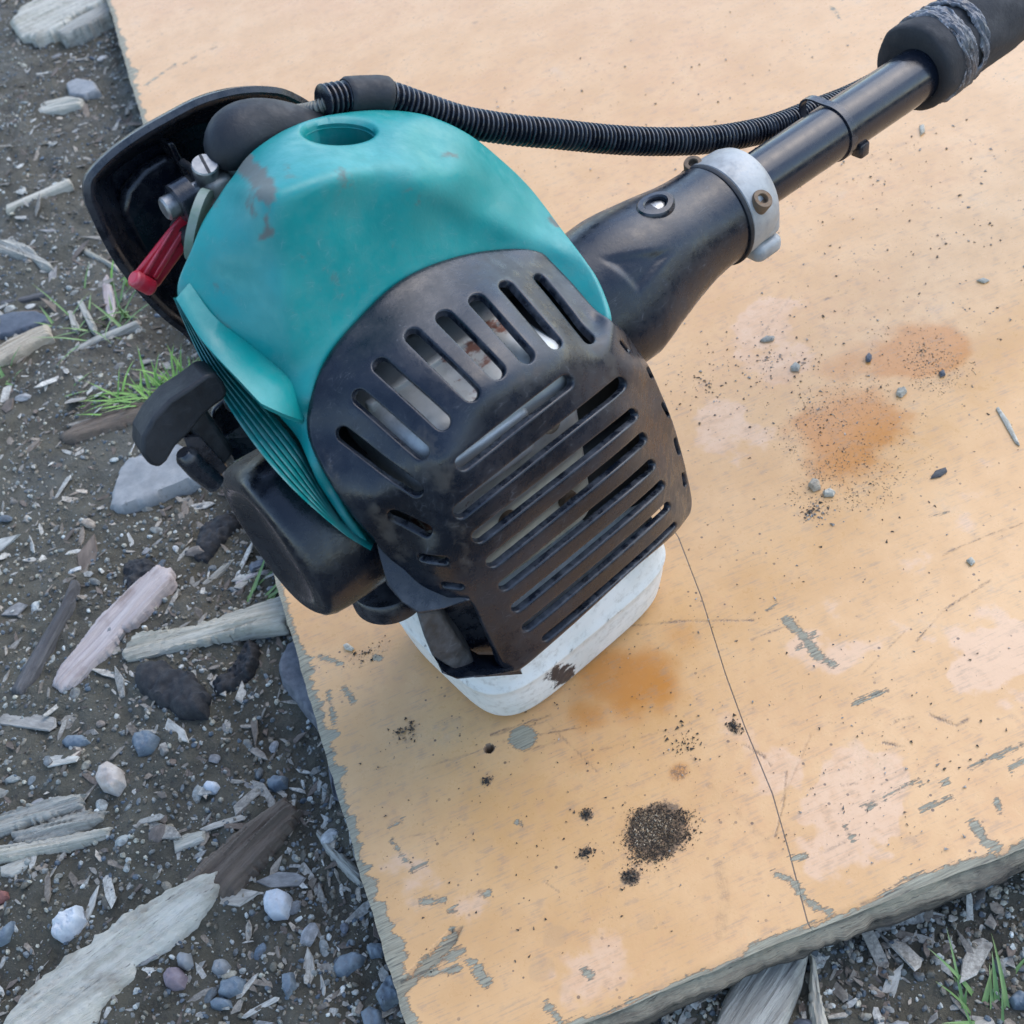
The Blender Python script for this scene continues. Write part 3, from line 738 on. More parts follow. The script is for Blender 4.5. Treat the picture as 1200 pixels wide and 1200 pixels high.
rad = 12.8 * np.sqrt(np.clip(1 - (1 - np.clip(t / .30, 0, 1)) ** 2, .0005, 1)) * (1 - .30 * smooth01((t - .35) / .65))
V, F = tube_path(BP, np.maximum(rad, .3), 32)
part('rubber_boot', V, F, RUBBER, cutter, 70)
c = np.array((-220.8,-66,85.1))
V, F = join([rbox(c + [-18, -16, -22], c + [16, 14, 6], 4, 3, 20), rbox(c + [-24, -6, -16], c + [-12, 12, -2], 3, 3, 16)])
carb = part('carburettor', V, F, DARKMET, cutter, 40)
sc, sc0 = np.array((-226.4,-58,102.6)), np.array((-227.6,-58,97))
ax = sc - sc0; ax = ax / np.linalg.norm(ax)
f = frame_pts(sc, ax * .75 + np.array([-.15, .5, .4]), None)
nn = 32
L = [f(4.4, -9, nn), f(4.8, -3.0, nn), f(4.9, -.6, nn), f(4.5, 0, nn), f(.1, 0, nn)]
V = np.vstack(L); F = [[k * nn + j, k * nn + (j + 1) % nn, (k + 1) * nn + (j + 1) % nn, (k + 1) * nn + j] for k in range(4) for j in range(nn)]
screw = part('slotted_screw', V, F, STEEL, carb, 35)
dsc = ax * .75 + np.array([-.15, .5, .4]); dsc /= np.linalg.norm(dsc)
u = np.cross(dsc, [.9, .3, .2]); u /= np.linalg.norm(u); w_ = np.cross(dsc, u)
sl = [sc + dsc * .12 + u * p * 4.5 + w_ * q * .55 for p, q in ((-1, -1), (1, -1), (1, 1), (-1, 1))]
part('screw_slot', *prism(sl, -dsc * .6), DARKMET, screw, 30)
for (dx, dy, dz, r) in ((2, 4, -12, 6), (12, 2, -10, 5), (-4, 8, -20, 5), (8, 8, -22, 6), (16, 6, -4, 4.5)):
    V, F = rbox(sc + [dx - r, dy - r - 6, dz - r], sc + [dx + r, dy + r - 6, dz + r], r * .5, 3, 16)
    part('carburettor_fitting', V, F, metal('grimy_zinc', (.34, .33, .29), .5, .7, dirt_amt=.7) if 'grimy_zinc' not in bpy.data.materials else bpy.data.materials['grimy_zinc'], carb, 40)
V, F = tube_path(resample(spline([(-228.8,-56,90.6),(-228.4,-60,92.4),(-228.7,-66,93.2),(-225.5,-76,92.9),(-225.3,-84,93.6)], 1, False), 1, False), 1.5, 12)
part('fuel_line', V, F, RUBBER, carb, 60)
part('linkage_plate', *prism([(-231.8,-61,95.9),(-227.2,-61,96.4),(-228,-58,91.5),(-232.9,-58,86.9),(-233.6,-60,89.4)], (0, -1.5, -.5)), DULL, carb, 30)
lever = part('choke_lever', *prism([(-246,-62,85.2),(-239.8,-62,87.7),(-236,-62,81.2),(-241.2,-62,75.8),(-258.5,-62,66.7),(-262.4,-62,66.3),(-266.9,-62,72.4),(-266.1,-62,75.8)], (0, -5, -3)), RED, cutter, 30)
bevel_part(lever, .0012, 3)
for q in ([(-247.1,-60,85.2),(-244.8,-60,85.4),(-261.4,-60,74),(-263.4,-60,75.1)], [(-243.6,-60,83.2),(-242.3,-60,81),(-259.4,-60,70.4),(-260.7,-60,72.4)]):
    bevel_part(part('lever_rib', *prism(q, (0, -4, -2)), RED, lever, 30), .0007, 2)
V, F = tube_path(resample(np.array([(-267.2,-60,76.2),(-262.2,-60,68.2)]), 1.2, False), 3.2, 16)
bevel_part(part('lever_tip', V, F, RED, lever, 60), .0022, 3, 50)
P = np.array([(-245.8,-62,92.3),(-238.7,-62,92.1)]); V, F = tube_path(np.array([P[0], P[0] * .9 + P[1] * .1, P[1]]), [3.6, 4.4, 4.4], 20)
pivot = part('pivot_pin', V, F, STEEL, lever, 40)
P = np.array([(-232.7,-63,92.8),(-229.2,-63,92.4)]); V, F = tube_path(P, 3.0, 16)
part('pivot_end', V, F, STEEL, lever, 40)
P = np.array([(-241.1,-60,93.1),(-234.2,-60,93.3)]); V, F = tube_path(resample(P, 1.5, False), 7.2, 24)
part('pivot_clip', V, F, BLACKS, lever, 40)
P = np.array([(-239,-48,87.4),(-240.9,-50,88.7)]); V, F = tube_path(np.array([P[0], P[1]]), 13, 28)
part('gasket_disc', V, F, GASKET, cutter, 40)

# ------------------------------------------------------------------ starter housing, handle, tank, feet
def starter():
    prof = []
    cs, cv = -3, -21
    rows = [(-273, 18), (-277, 24), (-278.6, 27.5), (-278.2, 30.5), (-276.3, 33), (-273, 34.4), (-268, 35), (-260, 35.4), (-248, 35.6), (-240, 35.6)]
    n = 72; V = []; th = np.linspace(0, 2 * math.pi, n, endpoint=False)
    ct, st = np.cos(th), np.sin(th); k = 2 / 2.5
    x, y = np.sign(ct) * np.abs(ct) ** k, np.sign(st) * np.abs(st) ** k
    c45, s45 = math.cos(.5), math.sin(.5)
    for a, r in rows:
        X = r * x * 1.0; Y = r * y
        V.append(np.stack([np.full(n, a), cs + X * c45 - Y * s45, cv + X * s45 + Y * c45], 1))
    k = len(rows); V = np.vstack(V)
    F = [[i * n + j, i * n + (j + 1) % n, (i + 1) * n + (j + 1) % n, (i + 1) * n + j] for i in range(k - 1) for j in range(n)]
    F.append(list(range(n)))
    return V, F
V, F = starter()
start = part('starter_housing', V, F, BLACKS, cutter, 60)
handle = part('starter_handle', *prism([(-304,-4,49.8),(-301,-4,55.7),(-295,-4,60),(-287.1,-4,62.9),(-279.6,-4,63.1),(-272,-4,64.1),(-268.7,-4,62.2),(-267.6,-4,57.2),(-267.9,-4,53),(-270.1,-4,51),(-274,-4,50.9),(-278.5,-4,50.1),(-286.2,-4,46.7),(-292.6,-4,44.9),(-297.5,-4,41.5),(-300.9,-4,40.7),(-303.3,-4,43.9)], (2, -15, -3)), RUBBER, start, 25)
bevel_part(handle, .0038, 3, 30)
bevel_part(part('handle_stem', *prism([(-285.8,-7,50.3),(-276.8,-7,51.9),(-273.7,-7,26),(-282.9,-7,21.5)], (2, -12, -3)), RUBBER, handle, 25), .0018, 2)
V, F = tube_path(resample(np.array([(-291.3,-4,41.4),(-289.5,-3,32.1),(-286.5,-2,23.3)]), 2, False), np.r_[2.6, np.full(len(resample(np.array([(-291.3,-4,41.4),(-289.5,-3,32.1),(-286.5,-2,23.3)]), 2, False)) - 1, 4.0)], 12)
part('rope_guide', V, F, BLACKS, start, 40)
part('handle_socket', *prism([(-288.5,-5,45.8),(-283.4,-5,42.3),(-279.4,-5,23.8),(-285.8,-5,20.7),(-289.3,-5,36.6)], (2, -6, -2)), BLACKS, start, 30)
plate = part('guide_plate', *prism([(-272.8,-22,33.3),(-270.6,-22,36),(-267.2,-22,37),(-255.1,-22,37.1),(-249.2,-22,11.6),(-265.2,-22,21.2),(-271.5,-22,22.7)], (0, -5, -2)), BLACKS, start, 30)
bevel_part(plate, .0012, 3)
part('guide_web', *prism([(-272.3,-20,23.6),(-253.1,-20,25.6),(-253,-14,14.9),(-274.1,-12,18.5)], (0, -4, -1)), BLACKS, start, 30)
# faint moulded characters on the guide plate
ct = bpy.data.curves.new('moulded_text', 'FONT'); ct.body = '(EI'; ct.size = 9.0; ct.extrude = .25; ct.align_x = 'LEFT'
to = bpy.data.objects.new('tmp_text', ct); COL.objects.link(to)
dg = bpy.context.evaluated_depsgraph_get(); tm = bpy.data.meshes.new_from_object(to.evaluated_get(dg))
bpy.data.objects.remove(to)
co = np.array([v.co[:] for v in tm.vertices]); p0, p1, p2 = np.array((-266.6,-21.5,31.8)), np.array((-259.4,-21.5,32.7)), np.array((-267.9,-21.5,37))
ux = (p1 - p0) / np.linalg.norm(p1 - p0); uy = p2 - p0; uy -= ux * (uy @ ux); uy /= np.linalg.norm(uy); uz = np.cross(ux, uy)
if uz[1] < 0: uz = -uz
W = p0 + co[:, :1] * ux + co[:, 1:2] * uy + co[:, 2:] * uz
part('moulded_text', W, [list(p.vertices) for p in tm.polygons], plastic('rubbed_lettering', (.05, .052, .058), .5), plate, 30, smooth=False)

def tank():
    # rings up the tank: (v, half-width along, half-width across, centre a, centre s)
    rows = []
    vb = -164.3
    for (dv, ins, extra) in ((0, 7, 0), (.7, 4.5, 0), (2.4, 2.2, 0), (5, .8, 0), (9, 0, 0), (18, -1.5, 0), (28, -2.6, 0), (29.3, -3.3, 0), (30.7, -3.3, 0), (32, -2.6, 0), (44, -1.5, 0), (56, 1.5, 0), (66, 5, 0), (72, 11, 0), (75, 20, 0)):
        rows.append((dv, ins))
    n = 96; th = np.linspace(0, 2 * math.pi, n, endpoint=False)
    ct, st = np.cos(th), np.sin(th); e = 2 / 4.6
    x = np.sign(ct) * np.abs(ct) ** e; y = np.sign(st) * np.abs(st) ** e
    V = []
    for dv, ins in rows:
        a = -170 + x * (59 - ins); s_ = 0 + y * (47 - ins)
        bend = .05 * (a + 165)
        V.append(np.stack([a, s_, vb + dv + bend * np.clip(1 - dv / 60, 0, 1)], 1))
    k = len(rows); V = np.vstack(V)
    F = [[i * n + j, i * n + (j + 1) % n, (i + 1) * n + (j + 1) % n, (i + 1) * n + j] for i in range(k - 1) for j in range(n)]
    F.append(list(range(n))); F.append(list(range((k - 1) * n, k * n)))
    return V, F
V, F = tank()
# subdivide wear marks onto the tank: smudge by the corner, streak along the seam
SM = np.array([(-195.4,42,-138.3),(-189,42,-154.3),(-169.5,42,-154.6),(-151.8,42,-151.2),(-122.5,36,-151.9),(-136.8,40,-148.8)])
def d3(P, a, b):
    d = b - a; t = np.clip(((P - a) @ d) / (d @ d), 0, 1); return np.linalg.norm(P - a - t[:, None] * d, axis=1)
me = mesh_np('t', V, F); bm = bmesh.new(); bm.from_mesh(me)
bmesh.ops.subdivide_edges(bm, edges=[e for e in bm.edges if e.calc_length() > 2.5], cuts=1, use_grid_fill=True); 
bm.to_mesh(me); bm.free()
V = np.array([v.co[:] for v in me.vertices]); F = [list(p.vertices) for p in me.polygons]
wv = np.maximum(1.2 * (1 - smooth01(d3(V, SM[0], SM[1]) / 15)), .85 * (1 - smooth01(d3(V, SM[2], SM[3]) / 2.2)))
wv = np.maximum(wv, .62 * (1 - smooth01(d3(V, SM[4], SM[5]) / 5)))
wv = np.maximum(wv, .25 * (np.abs(V[:, 2] + 164.3 - 29.8) < 1.2))
part('fuel_tank', V, F, TANK, cutter, 60, wear=wv)
c = np.array((-238.2,-4,-83.9))
V, F = lathe_mesh('cap', [(0, 5, 0, 0), (0, 16, 0, 0), (1.5, 17.5, 0, 0), (10, 17.5, 0, 0), (12, 16, 0, 0), (12, 2, 0, 0)], 40)
V = np.stack([V[:, 1], V[:, 2], V[:, 0]], 1) + c + [0, 0, -6]
part('filler_cap', V, F, BLACKS, cutter, 40)
bevel_part(part('foot_shelf', *prism([(-252,40,-0.2),(-253.9,42,-10.5),(-257.2,47,-21.4),(-256.4,53,-27.2),(-253.2,57,-34.1),(-244.3,61,-35.9),(-234.7,66,-35.4),(-237,58,-32.8),(-245.8,44,-13.6)], (4, -6, -4)), BLACK, guard, 30), .001, 2)
bevel_part(part('foot_lip', *prism([(-252.5,54,-64.6),(-251.6,58,-72.8),(-249.2,62,-77.3),(-241.2,65,-81),(-233,68,-84.2),(-226.4,69,-88.4),(-224.2,62,-90.3),(-233.9,54,-87.5),(-237.9,46,-82.6)], (4, -6, -5)), BLACK, guard, 30), .001, 2)
bevel_part(part('foot_wall', *prism([(-252.8,56,-35.4),(-244,55,-42.7),(-236.1,55,-85.5),(-245.7,57,-80.7),(-252.4,54,-65.8),(-253.2,55,-50.2)], (6, -14, -1)), DIRTY, guard, 30), .001, 2)
part('dark_pocket_fill', *prism([(-243.7,44,-50.7),(-225.4,50,-57.3),(-216.3,56,-114.4),(-234.2,46,-108.1),(-242,38,-88.6)], (3, -6, -1)), BLACKS, guard, 30)  # dark plate added as the shade inside the pocket

# ------------------------------------------------------------------ the painted plywood board
def grid_axis(segs):
    out = []
    for a, b, st in segs: out.append(np.arange(a, b - st * .3, st))
    return np.concatenate(out + [[segs[-1][1]]])
BX0, BY0 = -.0789, .1615
gx = grid_axis([(BX0, .20, .0008), (.20, .36, .0016), (.36, .62, .004), (.62, 1.14, .04)])
gy = grid_axis([(0., .27, .0008), (.27, .60, .0016), (.60, 1.35, .005), (1.35, 2.44, .05)])
hx, hy = (-0.0048,0.2891)
gx = np.unique(np.concatenate([gx[(gx < hx - .004) | (gx > hx + .004)], np.arange(hx - .004, hx + .004, .0004)]))
hyl = hy - .16
gy = np.unique(np.concatenate([gy[(gy < hyl - .004) | (gy > hyl + .004)], np.arange(hyl - .004, hyl + .004, .0004)]))
def front_y(x):                                             # the worn front edge is not quite straight
    return .1610 - .058 * (x - BX0) + .0009 * fbm(x * 60, x * 0, 21, 4) + .0016 * fbm(x * 16, x * 0, 22, 2)
def left_x(y): return BX0 + .0007 * fbm(y * 130, y * 0, 31, 4) + .0012 * fbm(y * 18, y * 0, 33, 2)
NX, NY = len(gx), len(gy)
XX, YY = np.meshgrid(gx, gy)
wx = np.clip((XX - BX0) / .06, 0, 1)
fy = front_y(XX)
YY = fy + YY * ((2.6 - fy) / 2.44)
XX = XX + (left_x(YY) - BX0) * (1 - smooth01(wx))
P = np.stack([XX.ravel(), YY.ravel()], 1)
ZZ = .0006 * fbm(P[:, 0] * 6, P[:, 1] * 6, 41, 2)
dl_ = P[:, 0] - left_x(P[:, 1]); df_ = P[:, 1] - front_y(P[:, 0])
ZZ -= .0010 * (1 - smooth01(df_ / .004)) + .0005 * (1 - smooth01(dl_ / .003))
dh = np.hypot(P[:, 0] - hx, P[:, 1] - hy)
ZZ -= .016 * (1 - smooth01((dh - .0017) / .0006))
chip = np.full(len(P), 9.0)
def poly_seg(P, L):
    d = np.full(len(P), 9.0)
    for k in range(len(L) - 1): d = np.minimum(d, seg_dist(P, L[k], L[k + 1]))
    return d
near = P[:, 1] < 1.5
PN = P[near]
cn = np.full(len(PN), 9.0)
for L, r in [([(0.1517,0.2875),(0.1539,0.2785),(0.1546,0.2638),(0.158,0.2567)],1.89),([(0.0859,0.1784),(0.0898,0.1741),(0.0909,0.1676)],1.26),([(0.0903,0.1679),(0.0931,0.1599),(0.0968,0.1551)],0.72),([(0.1216,0.1847),(0.1213,0.1776)],0.36),([(0.1689,0.1631),(0.1685,0.1551),(0.1708,0.1511)],1.89),([(0.1813,0.1852),(0.2084,0.1853)],0.54),([(0.1962,0.1783),(0.2031,0.178)],0.54),([(0.1329,0.19),(0.1608,0.1887)],0.225),([(0.1537,0.1777),(0.1675,0.177)],0.315),([(-0.0441,0.1934),(-0.0421,0.188)],2.25),([(-0.058,0.2321),(-0.048,0.2283)],1.35),([(-0.0474,0.2226),(-0.0451,0.2224)],0.9),([(-0.0612,0.265),(-0.0584,0.2534)],0.45),([(-0.0564,0.248),(-0.0506,0.2479)],0.99),([(-0.0606,0.273),(-0.0545,0.2733)],0.54),([(-0.0604,0.2046),(-0.0481,0.2041)],1.8),([(-0.0751,0.2047),(-0.0521,0.1981)],1.35),([(-0.0227,0.169),(-0.02,0.1617)],0.99),([(-0.0036,0.1751),(-0.0015,0.1727)],1.35),([(-0.0056,0.2483),(-0.004,0.2461)],0.585),([(-0.0486,0.2142),(-0.0491,0.2105)],1.125),([(-0.0765,0.3107),(-0.0788,0.297)],1.125),([(-0.0335,0.2236),(-0.029,0.2228)],0.45),([(-0.0476,0.2),(-0.0441,0.1976)],0.54),([(-0.0669,1.0932),(-0.034,1.1141)],1.35),([(-0.0265,1.1076),(-0.0033,1.1178)],0.45),([(-0.0771,1.1115),(-0.0659,1.1315)],0.54),([(-0.0606,0.3543),(-0.0588,0.3456)],1.17),([(-0.0677,0.3801),(-0.0587,0.3706)],0.9),([(-0.041,0.366),(-0.0392,0.3639)],0.9),([(-0.0693,0.3566),(-0.0712,0.3367)],0.675),([(0.4727,0.7909),(0.4684,0.7695)],1.125),([(0.3599,0.8953),(0.3715,0.8944)],0.45),([(0.1485,0.2714),(0.1598,0.2753)],0.36),([(0.147,0.2975),(0.1535,0.2992)],0.45),([(0.2451,0.3101),(0.2537,0.3083)],0.225),([(0.1554,0.2339),(0.1726,0.2335)],0.225),([(0.135,0.1881),(0.1373,0.1892)],0.72),([(0.1834,0.1688),(0.1812,0.1635)],0.72),([(0.1679,0.1838),(0.1702,0.1841)],0.54),([(0.0956,0.1816),(0.1007,0.18)],0.27),([(-0.0034,1.2223),(0.0145,1.2196)],0.675)]: cn = np.minimum(cn, poly_seg(PN, L) * 1000 - r)
kx, ky = (0.0121,0.2872)
cn = np.minimum(cn, np.hypot(PN[:, 0] - kx, PN[:, 1] - ky) * 1000 - 6.2)
chip[near] = cn
# frayed rims: fibres torn along x at the left edge, slivers along the front edge
fr_l = dl_ * 1000 - 2.6 - 7 * np.maximum(0, fbm(P[:, 1] * 45, P[:, 0] * 0, 51, 2)) - 9 * np.maximum(0, vnoise(P[:, 1] * 330, P[:, 0] * 14, 53)) * (vnoise(P[:, 1] * 28, P[:, 0] * 0, 54) > -.12)
fr_f = df_ * 1000 - 1.2 - 4.5 * np.maximum(0, fbm(P[:, 0] * 30, P[:, 1] * 0, 52, 3)) - 3 * np.maximum(0, vnoise(P[:, 0] * 60, P[:, 1] * 400, 55))
# a torn split across the near left corner
fr_c = np.abs((P[:, 1] - (.1990 + .42 * (P[:, 0] - BX0)))) * 1000 - 2.4 + np.maximum(0, (P[:, 0] - BX0 - .030)) * 600
chip = np.minimum(chip, np.minimum(np.minimum(fr_l, fr_f), fr_c))
ZZ -= .0022 * (fr_c < .6) * 1.0
scrm = np.zeros(len(P)); sn = np.zeros(len(PN))
for L, r, a in [([(0.0847,0.3207),(0.1075,0.3114),(0.138,0.2955)],0.4,0.8),([(0.0367,0.2546),(0.0252,0.2903),(-0.0018,0.2952)],0.25,0.4),([(0.1976,0.2497),(0.2182,0.2589),(0.2465,0.2633)],0.35,0.8),([(0.2367,0.2866),(0.2582,0.2867),(0.2806,0.2846)],0.3,0.8),([(0.2383,0.4752),(0.2725,0.4975)],0.3,0.6),([(0.2786,0.4856),(0.3125,0.479)],0.3,0.7),([(0.1315,0.286),(0.1563,0.2851)],0.3,0.7),([(0.0933,0.1932),(0.1041,0.2054),(0.112,0.2173)],0.35,0.7),([(0.0788,0.2268),(0.0889,0.1911)],1.4,0.2),([(0.0661,0.1914),(0.0602,0.176),(0.053,0.1657)],2.6,0.22),([(0.1031,0.2058),(0.131,0.2291)],0.4,0.3),([(-0.0102,0.2903),(-0.0438,0.2945)],0.25,0.4),([(-0.0015,0.2961),(0.0283,0.2924)],0.35,0.8),([(0.0029,0.2898),(0.0387,0.2798)],0.3,0.6),([(0.0084,0.281),(0.0247,0.2778)],0.3,0.5),([(0.041,0.2646),(0.0739,0.2605)],0.3,0.4),([(0.1963,0.2568),(0.167,0.2457)],0.25,0.4),([(0.2527,0.5129),(0.2851,0.5178)],0.25,0.4),([(0.1848,0.5245),(0.2345,0.5721)],0.2,0.3),([(0.216,0.9834),(0.238,0.9754)],0.6,0.6),([(0.1566,0.2114),(0.1635,0.2056)],0.35,0.9),([(0.1817,0.214),(0.1884,0.2048),(0.195,0.2053)],0.5,0.9),([(0.1663,0.218),(0.1748,0.2166)],0.4,0.8),([(0.1016,0.2381),(0.1068,0.2293),(0.1077,0.2232)],0.5,0.8),([(0.3447,0.5892),(0.4008,0.596)],0.3,0.35),([(0.4941,0.7153),(0.5268,0.7372)],0.25,0.3),([(-0.0041,0.2161),(-0.0004,0.2103)],0.3,0.5),([(-0.0533,0.2635),(-0.0241,0.2563)],0.25,0.35),([(-0.0668,0.3059),(-0.0463,0.3008)],0.3,0.4),([(-0.0389,0.2253),(-0.0329,0.2254),(-0.0273,0.2241)],0.4,0.7),([(0.2252,0.345),(0.2729,0.3446)],0.25,0.35),([(0.106,0.1787),(0.1182,0.1791)],0.5,0.7),([(0.1297,0.2018),(0.1365,0.1993)],0.3,0.6),([(0.1101,0.1528),(0.1289,0.1518)],0.4,0.6),([(-0.0392,1.1086),(0.0142,1.1188)],0.6,0.7),([(-0.0729,1.1786),(-0.0359,1.1888)],0.5,0.6),([(-0.0781,1.2089),(-0.0545,1.2165)],0.5,0.5),([(0.1309,0.9448),(0.1594,1.0144)],0.3,0.3),([(0.4645,0.7087),(0.5057,0.739)],0.2,0.2)]: sn = np.maximum(sn, a * (1 - smooth01((poly_seg(PN, L) * 1000 - r * .6) / (.35 + r * .6))))
scrm[near] = sn
WOBN = .38 * fbm(P[:, 0] * 34, P[:, 1] * 34, 81, 4, .6)
def blobs(L, soft=.55, wob=1.0):
    o = np.zeros(len(P)); WOB = WOBN * wob
    for cx, cy, rx, ry, a in L:
        d = np.hypot((P[:, 0] - cx) / rx, (P[:, 1] - cy) / ry) + WOB
        o = np.maximum(o, a * (1 - smooth01((d - (1 - soft)) / soft)))
    return o
SL = np.array([(0.1288,0.3602),(0.122,0.32),(0.1119,0.2745),(0.1068,0.2463),(0.1018,0.211),(0.095,0.184),(0.0872,0.1557)])
ls = np.interp(P[:, 1], SL[::-1, 1], SL[::-1, 0])
line = np.where((P[:, 1] > SL[-1, 1] - .004) & (P[:, 1] < SL[0, 1] + .03), (P[:, 0] - ls) * 1000, 9.0)
idx = np.arange(NX * NY).reshape(NY, NX)
Q = np.stack([idx[:-1, :-1].ravel(), idx[:-1, 1:].ravel(), idx[1:, 1:].ravel(), idx[1:, :-1].ravel()], 1)
me = mesh_np('painted_face', np.c_[P, ZZ], Q)
fattr(me, 'chip', chip); fattr(me, 'scr', scrm); fattr(me, 'stain', blobs([(0.3065,0.4157,0.0452,0.0452,1.5),(0.2722,0.4268,0.0462,0.0345,0.7),(0.24,0.3867,0.053,0.0582,1.15),(0.2245,0.4198,0.0417,0.0395,0.45),(0.2808,0.4794,0.0346,0.0306,0.35),(0.2123,0.3885,0.027,0.028,0.3),(0.0694,0.294,0.0387,0.0346,1),(0.0454,0.2852,0.0203,0.0181,0.8),(0.1048,0.3059,0.0247,0.0292,0.5),(0.041,0.2646,0.0353,0.0172,0.35),(0.0697,0.2383,0.0084,0.0076,0.8),(0.0249,0.337,0.0392,0.0299,0.35),(0.125,0.3183,0.0251,0.0305,0.25),(0.023,1.0748,0.1103,0.0737,0.35),(0.1621,1.0528,0.1226,0.0662,0.3),(0.177,0.3526,0.0345,0.0392,0.25)], .95)); fattr(me, 'pale', blobs([(0.1356,0.1944,0.0382,0.0326,1.1),(0.1113,0.1741,0.017,0.0146,0.8),(0.1127,0.2193,0.0182,0.0203,0.6),(0.2151,0.2155,0.0318,0.0344,1),(0.1589,0.2659,0.0346,0.0279,0.6),(0.1926,0.4004,0.032,0.0374,0.6),(0.249,0.4637,0.0438,0.0434,0.6),(0.1034,0.2581,0.0155,0.0511,0.3),(0.1889,0.2892,0.0586,0.0201,0.4),(0.0026,0.1753,0.0278,0.0199,0.5),(-0.0418,0.2111,0.0222,0.0214,0.45),(-0.0615,0.2367,0.0194,0.0261,0.4),(0.2807,0.3191,0.0243,0.0501,0.35)], .75, 2.4))
fattr(me, 'grime_hole_shade', np.where(dh < .0026, 3.0, blobs([(0.0489,0.2166,0.0192,0.0162,1),(0.0298,0.2032,0.0065,0.0053,0.85),(0.0243,0.2374,0.0042,0.004,0.7),(0.0169,0.2219,0.0049,0.0035,0.7),(0.0332,0.2091,0.0219,0.0187,0.3),(0.0124,0.1981,0.0252,0.0178,0.28),(-0.0048,0.2891,0.0029,0.0032,1),(-0.0109,0.2734,0.0037,0.0035,0.6),(0.1023,0.2476,0.0046,0.0062,0.6),(0.0697,0.2383,0.0054,0.005,0.55),(-0.0451,0.3681,0.0232,0.0095,0.35),(-0.0384,0.3122,0.007,0.0057,0.4),(0.0876,0.5694,0.0058,0.0084,0.2),(0.2709,0.4069,0.0272,0.0334,0.25),(0.0322,0.181,0.0064,0.005,0.3),(0.1495,0.2103,0.0215,0.0083,0.2)], .5))); fattr(me, 'line', np.clip(line, -9, 9)); fattr(me, 'drops', blobs([(-0.0089,0.1932,0.0058,0.0049,0.5),(-0.0192,0.1829,0.0061,0.0051,0.5),(0.028,0.1829,0.0043,0.0035,0.4),(-0.0141,0.1717,0.0027,0.0024,0.4),(-0.0229,0.2444,0.0051,0.0044,0.2)], .12, .1))  # grime spots; inside the nail hole its shade is painted dark too

